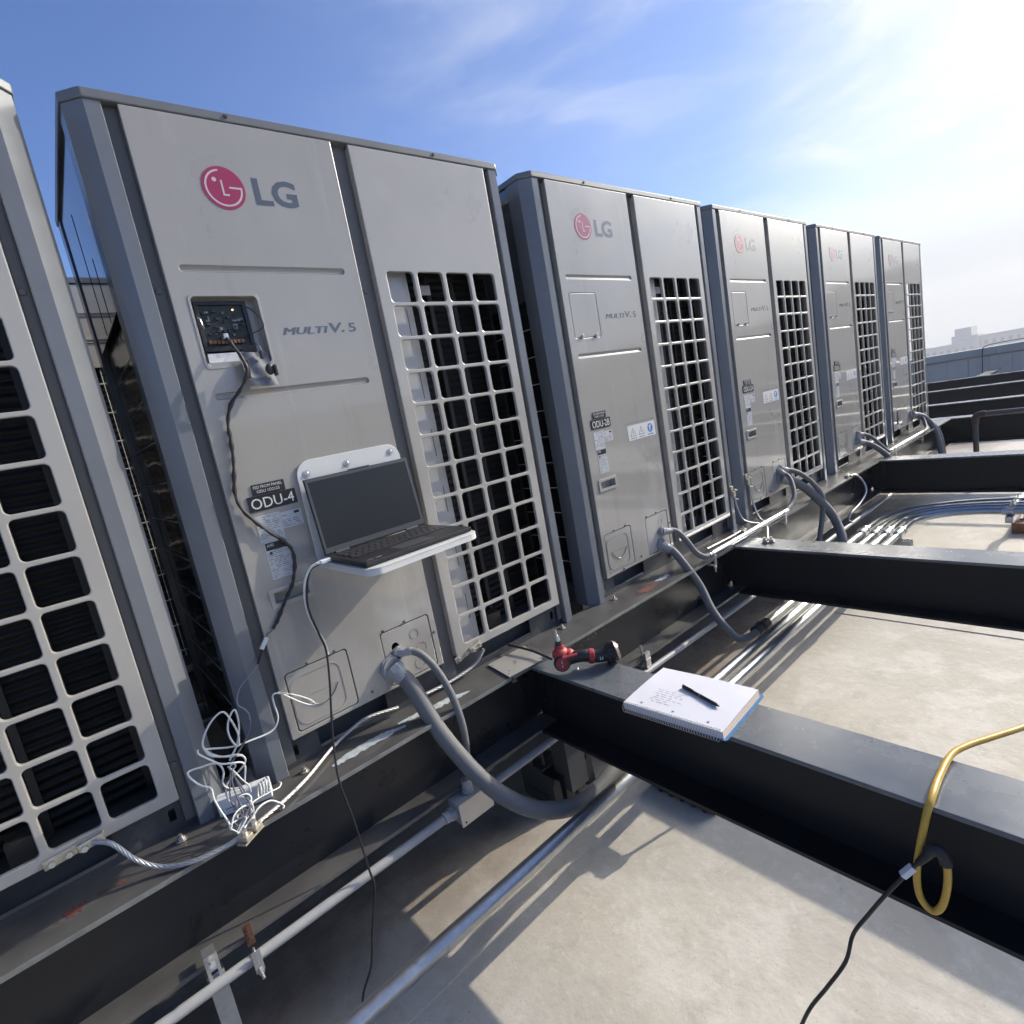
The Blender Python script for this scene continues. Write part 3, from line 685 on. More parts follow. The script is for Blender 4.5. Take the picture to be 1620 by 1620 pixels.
def cross(x0, label, y_end=-3.6, y1=-0.1355):
    t = thing('cross_beam', (x0 + 0.08, y_end, -0.25), label, 'steel beam', 'cross beams branching off the rail')
    o = (x0 + 0.08, y_end, -0.25)
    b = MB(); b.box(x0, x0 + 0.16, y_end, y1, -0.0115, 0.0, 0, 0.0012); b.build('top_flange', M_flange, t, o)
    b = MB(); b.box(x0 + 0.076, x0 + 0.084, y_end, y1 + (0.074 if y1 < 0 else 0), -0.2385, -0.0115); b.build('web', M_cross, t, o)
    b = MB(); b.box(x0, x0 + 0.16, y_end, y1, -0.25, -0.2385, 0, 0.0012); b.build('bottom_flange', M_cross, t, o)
    if y1 > 0: return t
    b = MB()                                                            # bolted clip angle at the rail
    for sx in (-1, 1):
        xa = x0 + 0.08 + sx * 0.0045
        b.box(min(xa, xa + sx * 0.008), max(xa, xa + sx * 0.008), -0.150, -0.058, -0.215, -0.035)
        b.box(min(xa + sx * 0.0085, xa + sx * 0.075), max(xa + sx * 0.0085, xa + sx * 0.075), -0.0625, -0.0555, -0.215, -0.035)
        for zz in (-0.07, -0.125, -0.18):
            b.cyl((xa + sx * 0.008, -0.105, zz), (xa + sx * 0.018, -0.105, zz), 0.011, n=6); b.cyl((xa + sx * 0.045, -0.063, zz), (xa + sx * 0.045, -0.073, zz), 0.011, n=6)
    b.build('clip_angle', M_cross, t, o)
    return t
cross(0.845, 'black cross beam carrying the notebook and the red drill, nearest to the camera')
cross(2.252, 'black cross beam with a bare pale top, second from the camera, behind the notebook one')
cross(4.462, 'third black cross beam from the camera, just in front of the steel pipe bundle bend')
cross(6.63, 'fourth black cross beam, behind the brownish pipe elbow', y1=3.2)
cross(8.07, 'fifth black cross beam, seen as a thin bright line right of the last unit', y1=3.2)
cross(10.1, 'sixth black cross beam, next to last before the parapet', y1=3.2)
cross(12.1, 'seventh and farthest black cross beam, just below the parapet wall', y1=3.2)
cross(-0.93, 'black cross beam left of the camera, below the leftmost unit')
# short stub posts and rubber feet that carry the frame
for i, (px, py) in enumerate(((-1.6, -0.05), (1.9, 0.72), (0.92, -2.6), (2.33, -3.0), (4.54, -3.0))):
    t = thing('beam_post', (px, py, RZ), 'black steel stub post under a beam' , 'post', 'stub posts under the beams')
    o = (px, py, RZ)
    b = MB(); b.box(px - 0.05, px + 0.05, py - 0.05, py + 0.05, RZ + 0.012, -0.251, 0, 0.004); b.build('shaft', M_cross, t, o)
    b = MB(); b.box(px - 0.11, px + 0.11, py - 0.11, py + 0.11, RZ + 0.001, RZ + 0.0119); b.build('foot_plate', M_cross, t, o)

# paint flecks left on the rail top
def blob(cx, cy, lx, ly, seed, z=0.0012, n=26, rough=0.35):
    q = random.Random(seed); P = []
    for k in range(n):
        a = 2 * math.pi * k / n; r = 1 + q.uniform(-rough, rough)
        P.append((cx + lx * r * math.cos(a), cy + ly * r * math.sin(a), z))
    return P
def flecks(name, spots, m, label):
    b = MB()
    for i, (cx, cy, lx, ly) in enumerate(spots):
        P = blob(cx, cy, lx, ly, i + 3, rough=0.42); n = len(P); P2 = [(p[0], p[1], 0.0002) for p in P]
        b.add(P + P2, [tuple(range(n))] + [(k, n + k, n + (k + 1) % n, (k + 1) % n) for k in range(n)])
    o = b.build(name, m, None, (spots[0][0], spots[0][1], 0)); tag(o, label, 'paint mark'); return o
q = random.Random(11)
def streak(pts, label, seed):
    """one ragged smear of paint; pts = (x, y, half width)"""
    r_ = random.Random(seed); P = []; n_ = 7
    for (xa, ya, wa), (xb, yb, wb) in zip(pts, pts[1:]):
        for k in range(n_): f = k / n_; P.append((xa + (xb - xa) * f, ya + (yb - ya) * f, wa + (wb - wa) * f))
    P.append(pts[-1]); up = []; lo_ = []
    for (x_, y_, w_) in P:
        up.append((x_ + r_.uniform(-.003, .003), y_ + w_ * r_.uniform(0.75, 1.15))); lo_.append((x_ + r_.uniform(-.003, .003), y_ - w_ * r_.uniform(0.55, 1.2)))
    holes = []
    for k in range(len(P) // 2):
        x_, y_, w_ = r_.choice(P[3:-3]); y_ += r_.uniform(-.5, .5) * w_ * 0.8; l_ = r_.uniform(0.002, 0.006); h_ = r_.uniform(0.0007, 0.0016)
        if all(abs(x_ - hx) > 0.014 for hx, _ in [(sum(q_[0] for q_ in hh) / len(hh), 0) for hh in holes]): holes.append([(x_ - l_, y_), (x_, y_ - h_), (x_ + l_, y_ + 0.0004), (x_, y_ + h_)])
    b = MB(); plate(b, up + lo_[::-1], holes, 0.0003, 0.0009, plane='xy')
    tag(b.build('paint_patch', M_overspray, None, (pts[0][0], pts[0][1], 0)), label, 'paint mark')
streak([(0.165, -0.066, 0.004), (0.20, -0.062, 0.016), (0.28, -0.058, 0.021), (0.345, -0.060, 0.014), (0.395, -0.070, 0.005)], 'pale blue white paint streak on the rail left of the big grey conduit', 4)
streak([(0.385, -0.040, 0.004), (0.44, -0.050, 0.014), (0.53, -0.062, 0.018), (0.59, -0.072, 0.012), (0.625, -0.080, 0.003)], 'pale paint streak on the rail right of the big grey conduit', 9)
flecks('primer_patch', [(-0.403, -0.056, 0.016, 0.015), (-0.385, -0.049, 0.005, 0.004), (-0.355, -0.048, 0.009, 0.004), (-0.318, -0.053, 0.012, 0.004), (-0.432, -0.066, 0.006, 0.002)], M_primer, 'flecks of bare red primer on the rail below the leftmost unit')
flecks('primer_patch', [(-0.02, -0.115, 0.03, 0.010), (0.012, -0.105, 0.014, 0.006)], M_primer, 'red primer scrape beside the white cable tangle')
flecks('primer_patch', [(1.60, -0.075, 0.05, 0.022), (1.66, -0.07, 0.03, 0.012)], M_primer, 'reddish bare patch on the rail in front of unit ODU-2B')
flecks('paint_patch', [(1.75, -0.06, 0.05, 0.014)], M_overspray, 'pale bare patch on the rail below the small conduits of unit ODU-2B')

# hand marking on the rail web
b = MB(); text_front(b, "10107", 1.13, -0.072, 0.042, -0.0552, w=0.22, bold=-0.002)
tag(b.build('chalk_marking', M_black, None, (1.13, -0.0552, -0.072)), 'hand written black digits on the rail web behind the drill', 'marking')

# ------------------------------------------------------------ parapet, far buildings
t = thing('parapet_wall', (14.0, 0, RZ), 'grey sheet metal parapet wall with a pale cap at the far edge of the roof', 'wall')
b = MB(); b.box(14.02, 14.2, -9, 9, RZ, 0.36); b.build('wall_core', M_parapet, t, (14.0, 0, RZ))
b = MB()
k = 0; yy = -8.96
while yy < 9:
    b.box(14.0, 14.019, yy, yy + 0.318, RZ + 0.01, 0.24, 0, 0.002); yy += 0.322
b.build('wall_panel', M_parapet, t, (14.0, 0, RZ))
b = MB(); yy = -9.0
while yy < 9:
    b.box(13.96, 14.24, yy, yy + 2.396, 0.262, 0.405, 0, 0.006); yy += 2.4
b.build('wall_cap', M_pcap, t, (14.0, 0, RZ))
b = MB(); b.tube([(13.93, 0.83, RZ + 0.02), (13.93, 0.80, -0.1), (13.92, 0.79, 0.25), (13.96, 0.77, 0.42), (14.05, 0.60, 0.455), (14.06, 0.2, 0.46), (14.06, -0.6, 0.47)], 0.007, 8)
tag(b.build('parapet_cable', M_rubber, None, (13.93, 0.83, RZ)), 'thin dark cable climbing over the parapet cap', 'cable')
def building(x, y0, y1, top, label, extras=(), d=22, m=M_bldg):
    t = thing('city_building', (x, (y0 + y1) / 2, -62), label, 'building', 'hazy buildings beyond the parapet'); o = (x, (y0 + y1) / 2, -62)
    b = MB(); b.box(x, x + d, y0, y1, -62, top); b.build('wall', m, t, o)
    b = MB(); b.box(x - 0.5, x + d + 0.5, y0 - 0.5, y1 + 0.5, top + 0.01, top + 0.7); b.build('roof_edge', m, t, o)
    for j in range(12):
        zz = top - 4.5 - j * 4.2
        w_ = MB(); yy = y0 + 1.5
        while yy < y1 - 2: w_.box(x - 0.12, x - 0.02, yy, yy + 1.6, zz, zz + 2.2); yy += 3.4
        if w_.v: w_.build('window_row', mat('far_glass', (0.14, 0.15, 0.16), 0.3), t, o)
    for e in extras:
        b = MB(); b.box(x + 3, x + d - 3, e[0], e[1], top + 0.02, e[2]); b.build('roof_house', m, t, o)
    return t
building(410, 66.8, 122, -7.4, 'long hazy building with a stepped rooftop block beyond the parapet', extras=((69.6, 77.0, 1.2), (66.9, 69.4, -3.6), (77.2, 78.6, -2.6)))
building(416, 44.6, 66.3, -5.2, 'lower pale hazy building right of the stepped one', d=30)
building(600, -150, 30, -19, 'broad pale hazy building far right, barely above the parapet', d=60)

# ------------------------------------------------------------ air
def haze():
    m = bpy.data.materials.new('haze_air'); m.use_nodes = True; t = m.node_tree; t.nodes.clear()
    o = t.nodes.new('ShaderNodeOutputMaterial'); v = t.nodes.new('ShaderNodeVolumePrincipled')
    v.inputs['Color'].default_value = (0.93, 0.95, 0.98, 1); v.inputs['Density'].default_value = 0.0011; v.inputs['Anisotropy'].default_value = 0.3
    t.links.new(v.outputs[0], o.inputs['Volume'])
    b = MB(); b.box(-460, 720, -460, 460, -63.5, 46)
    h = b.build('haze', m); tag(h, kind='stuff')
haze()
TANGLE = {
't1':[(-0.103, -0.05, 0.21), (-0.101, -0.052, 0.196), (-0.094, -0.054, 0.181), (-0.071, -0.056, 0.165), (-0.041, -0.058, 0.154), (-0.029, -0.06, 0.141), (-0.03, -0.058, 0.126), (-0.049, -0.056, 0.111), (-0.072, -0.054, 0.1), (-0.082, -0.052, 0.087), (-0.086, -0.05, 0.07), (-0.084, -0.054, 0.049), (-0.076, -0.058, 0.039), (-0.068, -0.062, 0.045), (-0.059, -0.066, 0.05), (-0.053, -0.07, 0.048)],
't2':[(-0.115, -0.05, 0.206), (-0.116, -0.056, 0.199), (-0.103, -0.061, 0.181), (-0.082, -0.067, 0.157), (-0.059, -0.069, 0.146), (-0.038, -0.066, 0.134), (-0.033, -0.063, 0.118), (-0.042, -0.06, 0.084)],
't3':[(-0.052, -0.06, 0.072), (-0.07, -0.057, 0.077), (-0.083, -0.055, 0.089), (-0.086, -0.052, 0.104), (-0.078, -0.05, 0.126), (-0.082, -0.051, 0.148), (-0.095, -0.052, 0.159), (-0.12, -0.054, 0.165), (-0.141, -0.055, 0.169), (-0.148, -0.061, 0.167), (-0.143, -0.068, 0.151), (-0.131, -0.074, 0.132), (-0.115, -0.08, 0.117), (-0.116, -0.093, 0.095), (-0.111, -0.105, 0.066), (-0.105, -0.117, 0.041), (-0.105, -0.13, 0.025)],
't5':[(-0.067, -0.06, 0.138), (-0.063, -0.061, 0.126), (-0.052, -0.062, 0.13), (-0.056, -0.064, 0.14), (-0.065, -0.065, 0.136), (-0.06, -0.066, 0.125), (-0.048, -0.068, 0.094), (-0.038, -0.069, 0.072), (-0.037, -0.07, 0.053)],
't6':[(-0.081, -0.15, 0.024), (-0.064, -0.14, 0.027), (-0.039, -0.13, 0.04), (-0.012, -0.12, 0.036), (0.006, -0.123, 0.021), (0.014, -0.127, 0.008), (0.01, -0.13, 0.005)],
't7':[(-0.106, -0.14, 0.031), (-0.092, -0.13, 0.053), (-0.071, -0.12, 0.057), (-0.051, -0.11, 0.048), (-0.029, -0.1, 0.045), (0.003, -0.093, 0.04), (0.023, -0.085, 0.035), (0.031, -0.077, 0.039), (0.029, -0.07, 0.04)],
't9':[(-0.095, -0.14, 0.019), (-0.081, -0.131, 0.028), (-0.066, -0.122, 0.035), (-0.053, -0.113, 0.046), (-0.045, -0.104, 0.059), (-0.051, -0.099, 0.07), (-0.066, -0.097, 0.072), (-0.075, -0.094, 0.065), (-0.077, -0.092, 0.046), (-0.085, -0.09, 0.027)],
't8':[(-0.03, -0.05, 0.142), (-0.074, -0.051, 0.165), (-0.101, -0.053, 0.199), (-0.099, -0.054, 0.226), (-0.075, -0.055, 0.258), (-0.048, -0.057, 0.272), (-0.036, -0.058, 0.254), (-0.027, -0.059, 0.205), (-0.034, -0.059, 0.174), (-0.044, -0.058, 0.194), (-0.045, -0.057, 0.225), (-0.033, -0.055, 0.252), (-0.018, -0.054, 0.261), (-0.019, -0.053, 0.221), (-0.034, -0.051, 0.177), (-0.059, -0.05, 0.145)],
'w1':[(-0.1, -0.05, 0.2), (-0.046, -0.047, 0.174), (0.002, -0.044, 0.165), (0.05, -0.041, 0.162), (0.072, -0.04, 0.185), (0.072, -0.04, 0.227), (0.075, -0.04, 0.25), (0.093, -0.04, 0.247), (0.128, -0.034, 0.222), (0.162, -0.029, 0.19), (0.174, -0.023, 0.169), (0.166, -0.02, 0.168), (0.137, -0.02, 0.194), (0.104, -0.02, 0.232), (0.093, -0.02, 0.244)],
't10':[(0.009, -0.04, 0.219), (0.004, -0.044, 0.199), (-0.017, -0.048, 0.172), (-0.037, -0.052, 0.156), (-0.057, -0.056, 0.14), (-0.065, -0.06, 0.13)],
}

# ------------------------------------------------------------ conduits and pipes
def run(name, pts, r, m, label, cat, group=None, n=14, seg=6, extra=None):
    b = MB(); b.tube(pts, r, n, seg=seg)
    o = b.build(name, m, None, pts[0]); tag(o, label, cat, group); return o
PV = 'grey flexible conduits leaving the units'
def fitting(parent, org, a, b_, r, m=M_emt, name='fitting'):
    mb_ = MB(); a = Vector(a); b_ = Vector(b_); d = (b_ - a)
    mb_.cyl(a, a + d * 0.45, r * 1.25, r * 1.25, 8); mb_.cyl(a + d * 0.45, b_, r * 1.12, r * 1.05, 20)
    o = mb_.build(name, m, parent, org); return o
def flex(pts, r, label, lock=True):
    t = thing('flexible_conduit', pts[0], label, 'conduit', PV)
    b = MB(); b.tube(pts, r, 18, seg=7); b.build('hose', M_flex, t, pts[0])
    p0 = Vector(pts[0]); p1 = Vector(pts[1]); d = (p1 - p0).normalized()
    fitting(t, pts[0], p0 - d * 0.004, p0 + d * 0.045, r)
    mb_ = MB(); mb_.cyl((p0.x, -0.0045, p0.z), (p0.x, -0.012, p0.z), r * 1.7, n=8); mb_.cyl((p0.x, -0.0121, p0.z), (p0.x, -0.018, p0.z), r * 1.45, n=24); mb_.build('locknut', M_emt, t, pts[0])
    return t
# unit ODU-4
flex([(0.452, -0.012, 0.196), (0.478, -0.045, 0.196), (0.499, -0.068, 0.178), (0.521, -0.095, 0.126), (0.536, -0.125, 0.042), (0.540, -0.142, -0.063), (0.526, -0.148, -0.163), (0.508, -0.150, -0.232)], 0.0115, 'thin grey conduit curving from unit ODU-4 down into the small junction box')
flex([(0.424, -0.014, 0.158), (0.445, -0.06, 0.10), (0.464, -0.125, -0.025), (0.499, -0.195, -0.141), (0.535, -0.272, -0.22), (0.604, -0.335, -0.29), (0.717, -0.358, -0.350), (0.823, -0.360, -0.368), (0.916, -0.357, -0.356), (0.99, -0.356, -0.350)], 0.0250, 'thickest grey conduit sweeping from unit ODU-4 down to the roof pipes')
# unit ODU-2B
flex([(1.862, -0.012, 0.183), (1.925, -0.035, 0.168), (1.950, -0.07, 0.116), (1.968, -0.10, 0.055), (1.990, -0.128, 0.028), (2.03, -0.136, 0.026)], 0.0135, 'thin grey conduit from unit ODU-2B joining the rigid tube on the rail edge')
flex([(1.847, -0.013, 0.120), (1.858, -0.055, 0.090), (1.864, -0.10, 0.03), (1.894, -0.145, -0.075), (1.868, -0.208, -0.175), (1.858, -0.265, -0.241), (1.895, -0.302, -0.306), (2.009, -0.300, -0.345), (2.124, -0.292, -0.350)], 0.0180, 'thick grey conduit looping from unit ODU-2B down to a black coupling')
# unit ODU-2A
flex([(3.103, -0.012, 0.211), (3.085, -0.075, 0.168), (3.00, -0.128, 0.088), (2.935, -0.135, 0.048), (2.86, -0.136, 0.027)], 0.0130, 'thin grey conduit of unit ODU-2A curling back to the tube on the rail edge')
flex([(3.128, -0.012, 0.220), (3.212, -0.08, 0.170), (3.27, -0.14, 0.078), (3.287, -0.17, -0.011), (3.25, -0.17, -0.12), (3.19, -0.165, -0.25)], 0.0145, 'middle grey conduit of unit ODU-2A dropping outside the rail')
flex([(3.112, -0.014, 0.165), (3.197, -0.08, 0.105), (3.274, -0.15, -0.008), (3.310, -0.215, -0.133), (3.24, -0.275, -0.25), (3.20, -0.260, -0.33), (3.30, -0.225, -0.350), (3.42, -0.221, -0.350)], 0.0260, 'thickest grey conduit of unit ODU-2A arching down to the roof')
# far units
flex([(4.461, -0.012, 0.216), (4.566, -0.05, 0.178), (4.655, -0.095, 0.09), (4.69, -0.125, 0.035), (4.75, -0.130, 0.026)], 0.0135, 'upper thin grey conduit of the unit second from the far end')
flex([(4.450, -0.013, 0.160), (4.545, -0.06, 0.115), (4.60, -0.12, 0.044), (4.62, -0.165, -0.03), (4.64, -0.18, -0.14), (4.645, -0.18, -0.225)], 0.0200, 'lower thick grey conduit of the unit second from the far end')
flex([(5.851, -0.012, 0.188), (5.95, -0.06, 0.125), (5.86, -0.11, 0.04), (5.74, -0.130, 0.026), (5.60, -0.130, 0.026)], 0.0135, 'thin grey conduit of the farthest unit curling back along the rail')
flex([(5.847, -0.013, 0.171), (6.00, -0.07, 0.11), (6.05, -0.13, -0.02), (6.03, -0.17, -0.2), (6.03, -0.17, -0.42)], 0.0235, 'thick grey conduit of the farthest unit dropping over the rail')
flex([(5.90, -0.012, 0.150), (6.07, -0.08, 0.07), (6.13, -0.15, -0.08), (6.14, -0.18, -0.4)], 0.0190, 'second thick conduit of the farthest unit, just right of the other')

# rigid tubes along the rail
def strap(parent_lab, x, y, z, r, group='small conduit clamps', down=True):
    t = thing('conduit_clamp', (x, y, z), parent_lab, 'clamp', group); o = (x, y, z)
    b = MB()
    b.tube([(x, y + r + 0.004, z - 0.012), (x, y + r + 0.002, z + 0.004), (x, y, z + r + 0.0025), (x, y - r - 0.002, z + 0.004), (x, y - r - 0.004, z - 0.012)], 0.0035, 8)
    b.box(x - 0.009, x + 0.009, y - r - 0.008, y - r - 0.004, z - 0.050, z - 0.004, 0, 0.001); b.build('strap', M_zinc, t, o)
    b = MB(); b.box(x - 0.010, x + 0.010, y - r - 0.004, y + 0.02, z - 0.056, z - 0.051, 0, 0.001); b.build('jaw', M_zinc, t, o)
    b = MB(); b.cyl((x, y - r - 0.001, z - 0.085), (x, y - r - 0.001, z - 0.03), 0.0035, n=8); b.cyl((x, y - r - 0.001, z - 0.064), (x, y - r - 0.001, z - 0.057), 0.008, n=6); b.build('bolt', M_zinc, t, o)
    return t
run('conduit_tube', [(2.02, -0.137, 0.026), (2.30, -0.137, 0.026), (2.62, -0.137, 0.026), (2.87, -0.137, 0.026)], 0.0135, M_galv, 'pale steel tube clamped on the rail edge between units ODU-2B and ODU-2A', 'pipe', 'steel tubes on the rail')
run('conduit_tube', [(4.73, -0.132, 0.026), (5.1, -0.132, 0.026), (5.62, -0.132, 0.026)], 0.0135, M_galv, 'pale steel tube clamped on the rail edge before the farthest unit', 'pipe', 'steel tubes on the rail')
strap('zinc clamp at the near end of the rail tube, below unit ODU-2B', 2.035, -0.137, 0.026, 0.0135)
strap('zinc clamp at the far end of the rail tube, below unit ODU-2A', 2.80, -0.137, 0.026, 0.0135)
strap('zinc clamp on the rail tube in front of the second unit from the far end', 4.80, -0.132, 0.026, 0.0135)
strap('zinc clamp on the rail tube next to the farthest unit', 5.56, -0.132, 0.026, 0.0135)

Ay, Az = -0.147, -0.290
run('conduit_tube', [(-1.9, Ay, Az), (-0.6, Ay, Az), (-0.02, Ay, Az), (0.418, Ay, Az)], 0.0128, M_emt, 'grey conduit tube under the rail running to the small junction box', 'pipe', 'conduit tubes under the rail')
run('conduit_tube', [(0.588, Ay, Az), (1.2, Ay, Az), (2.4, Ay, Az - 0.01), (3.6, Ay, Az - 0.01), (4.3, Ay, Az - 0.01), (5.4, Ay, Az)], 0.0120, M_emt, 'grey conduit tube under the rail continuing right of the junction box', 'pipe', 'conduit tubes under the rail')
t = thing('junction_box', (0.505, -0.165, -0.295), 'small pale junction box hanging on the conduit below unit ODU-4', 'junction box'); o = (0.505, -0.165, -0.295)
b = MB(); b.box(0.448, 0.566, -0.178, -0.118, -0.325, -0.255, 0, 0.004); b.build('box_body', M_emt, t, o)
b = MB(); b.box(0.446, 0.568, -0.183, -0.1785, -0.327, -0.253, 0, 0.0015); b.build('box_lid', M_plateal, t, o)
b = MB(); b.cyl((0.460, -0.1832, -0.315), (0.460, -0.1850, -0.315), 0.003, n=10); b.cut(); b.cyl((0.556, -0.1832, -0.265), (0.556, -0.1850, -0.265), 0.003, n=10); b.cut(); b.split('lid_screw', M_black, t, o)
b = MB(); b.cyl((0.410, Ay, Az), (0.430, Ay, Az), 0.0165, n=20); b.cyl((0.430, Ay, Az), (0.4475, Ay, Az), 0.020, n=8); b.cut()
b.cyl((0.507, -0.149, -0.2545), (0.507, -0.149, -0.240), 0.019, n=8); b.cyl((0.507, -0.149, -0.240), (0.508, -0.149, -0.215), 0.0155, n=20); b.cut()
b.cyl((0.5665, Ay, Az), (0.59, Ay, Az), 0.017, n=20); b.cut(); b.split('hub', M_emt, t, o)

# big steel pipes lying low along the rail, then bending away
PIPES = [(-0.420, -0.6 - 1.4, 0.0215, 4.353, 'galvanised pipe running the whole length, farthest out from the rail'),
         (-0.356, 0.96, 0.0215, 4.450, 'galvanised pipe that takes over from the thickest conduit of unit ODU-4'),
         (-0.292, 2.11, 0.018, 4.548, 'galvanised pipe that starts at the black coupling of unit ODU-2B'),
         (-0.221, 3.38, 0.0215, 4.646, 'galvanised pipe next to the rail that starts below unit ODU-2A')]
PZ = -0.35
for (py, xs, r, xb, lab) in PIPES:
    Rb = 0.38 + (xb - 4.353) * 1.0; pts = [(xs, py, PZ)]
    x = xs + 0.6
    while x < xb - Rb - 0.35: pts.append((x, py, PZ)); x += 0.8
    for k in range(7):
        a = math.radians(90 * k / 6); pts.append((xb - Rb + Rb * math.sin(a), py - Rb + Rb * math.cos(a), PZ))
    pts += [(xb, py - Rb - 0.4, PZ), (xb, -1.6, PZ), (xb, -3.5, PZ)]
    t = thing('steel_pipe', pts[0], lab, 'pipe', 'galvanised pipes low over the roof')
    b = MB(); b.tube(pts, r, 20, seg=5); b.build('pipe_run', M_galvd, t, pts[0])
    b = MB()
    for cx in ((3.72, 3.05) if xs < 2.9 else (3.72,)):
        b.cyl((cx, py, PZ), (cx + 0.07, py, PZ), r * 1.22, n=20, bev=0.003); b.cyl((cx + 0.075, py, PZ), (cx + 0.10, py, PZ), r * 1.4, n=8); b.cut()
    b.cyl((xb, -0.82, PZ), (xb, -0.88, PZ), r * 1.2, n=20, bev=0.003); b.cut()
    b.split('coupling', M_galv, t, pts[0])
t = thing('pipe_coupling', (2.12, -0.292, PZ), 'black ribbed coupling at the end of the looping conduit of unit ODU-2B', 'coupling'); o = (2.12, -0.292, PZ)
b = MB(); b.cyl((2.065, -0.292, PZ), (2.12, -0.292, PZ), 0.026, n=24, bev=0.004); b.cyl((2.121, -0.292, PZ), (2.140, -0.292, PZ), 0.029, n=8); b.build('sleeve', M_rubber, t, o)
b = MB(); b.cyl((2.1405, -0.292, PZ), (2.19, -0.292, PZ), 0.024, n=24, bev=0.003); b.build('collar', M_rubber, t, o)
def rack(x, y0, y1, lab):
    yc = (y0 + y1) / 2
    t = thing('pipe_rack', (x, yc, RZ), lab, 'pipe support', 'pipe supports on the roof'); o = (x, yc, RZ)
    b = MB(); b.box(x - 0.06, x + 0.06, y0 - 0.02, y1 + 0.02, RZ + 0.001, RZ + 0.072, 0, 0.006)
    yy = y0 + 0.01
    while yy < y1 - 0.01: b.box(x - 0.068, x - 0.0605, yy, yy + 0.012, RZ + 0.004, RZ + 0.065); b.box(x + 0.0605, x + 0.068, yy, yy + 0.012, RZ + 0.004, RZ + 0.065); yy += 0.045
    b.build('rubber_block', M_rubber, t, o)
    zt = PZ - 0.0245
    b = MB(); b.box(x - 0.021, x + 0.021, y0, y1, zt - 0.041, zt - 0.038); b.box(x - 0.021, x - 0.018, y0, y1, zt - 0.0379, zt); b.box(x + 0.018, x + 0.021, y0, y1, zt - 0.0379, zt); b.build('strut_channel', M_galv, t, o)
    b = MB()
    for yy in (y0 + 0.02, y1 - 0.02): b.cyl((x, yy, RZ + 0.073), (x, yy, zt + 0.012), 0.006, n=10); b.cyl((x, yy, zt - 0.055), (x, yy, zt - 0.0415), 0.012, n=6); b.cut()
    b.split('threaded_leg', M_zinc, t, o)
    return t
def clamps_on(rk, x, yc, sel):
    for (py, xs, r, xb, lab) in sel:
        b = MB(); b.tube([(x, py - r - 0.004, PZ - 0.02), (x, py - r - 0.003, PZ), (x, py, PZ + r + 0.003), (x, py + r + 0.003, PZ), (x, py + r + 0.004, PZ - 0.02)], 0.0048, 8)
        b.cyl((x, py, PZ + r + 0.003), (x, py, PZ + r + 0.026), 0.004, n=8); b.cyl((x, py, PZ + r + 0.008), (x, py, PZ + r + 0.016), 0.009, n=6); b.box(x - 0.010, x + 0.010, py - 0.014, py + 0.014, PZ + r + 0.003, PZ + r + 0.007)
        b.build('pipe_clamp', M_zinc, rk, (x, yc, RZ))
clamps_on(rack(3.70, -0.50, -0.15, 'black rubber block and strut under the four clamped pipes before the third beam'), 3.70, -0.325, PIPES)
clamps_on(rack(1.28, -0.50, -0.28, 'black rubber block and strut under the pipes just past the notebook beam'), 1.28, -0.39, PIPES[:2])
clamps_on(rack(-0.75, -0.50, -0.34, 'black rubber block and strut under the pipe below the camera'), -0.75, -0.42, PIPES[:1])
# moulded black support block under the rail
t = thing('support_block', (1.02, 0.04, RZ), 'chunky black moulded support block in the shade under the rail', 'pipe support'); o = (1.02, 0.04, RZ)
b = MB()
for k in range(4):
    b.prism([(0.905 + 0.06 * k, RZ + 0.001), (0.945 + 0.06 * k, RZ + 0.001), (0.94 + 0.06 * k, RZ + 0.11), (0.918 + 0.06 * k, RZ + 0.125), (0.905 + 0.06 * k, RZ + 0.10)], -0.06, 0.12, axis='y')
b.box(0.90, 1.14, -0.02, 0.10, RZ + 0.003, RZ + 0.05, 0, 0.004); b.build('block_body', M_rubber, t, o)
b = MB(); b.box(0.92, 1.12, 0.01, 0.05, RZ + 0.127, RZ + 0.135); b.cyl((0.95, 0.03, RZ + 0.136), (0.95, 0.03, RZ + 0.20), 0.006, n=8); b.cyl((1.09, 0.03, RZ + 0.136), (1.09, 0.03, RZ + 0.20), 0.006, n=8); b.box(0.97, 1.06, -0.09, -0.01, RZ + 0.0511, -0.2505); b.build('block_bracket', M_base, t, o)
# wood sleeper with strut and clamp at the right
t = thing('wood_sleeper', (5.07, -0.86, RZ), 'weathered brown wood block under the blue grey pipes at the right edge', 'block'); o = (5.07, -0.86, RZ)
b = MB(); b.box(4.84, 5.36, -0.93, -0.80, RZ + 0.001, RZ + 0.075, 0, 0.004); b.build('timber', M_wood, t, o)
b = MB(); b.box(5.00, 5.04, -0.885, -0.845, RZ + 0.0755, PZ - 0.0655, 0, 0.002); b.box(4.30, 5.06, -0.885, -0.845, PZ - 0.065, PZ - 0.0245, 0, 0.002); b.box(4.96, 5.08, -0.90, -0.83, RZ + 0.0756, RZ + 0.082, 0, 0.001); b.build('strut_channel', M_galv, t, o)
b = MB()
for (py, xs, r, xb, lab) in PIPES: b.box(xb - r - 0.014, xb + r + 0.014, -0.878, -0.852, PZ + r + 0.001, PZ + r + 0.006); b.cyl((xb, -0.865, PZ + r + 0.0062), (xb, -0.865, PZ + r + 0.03), 0.005, n=6); b.cut()
b.split('pipe_clamp', M_zinc, t, o)
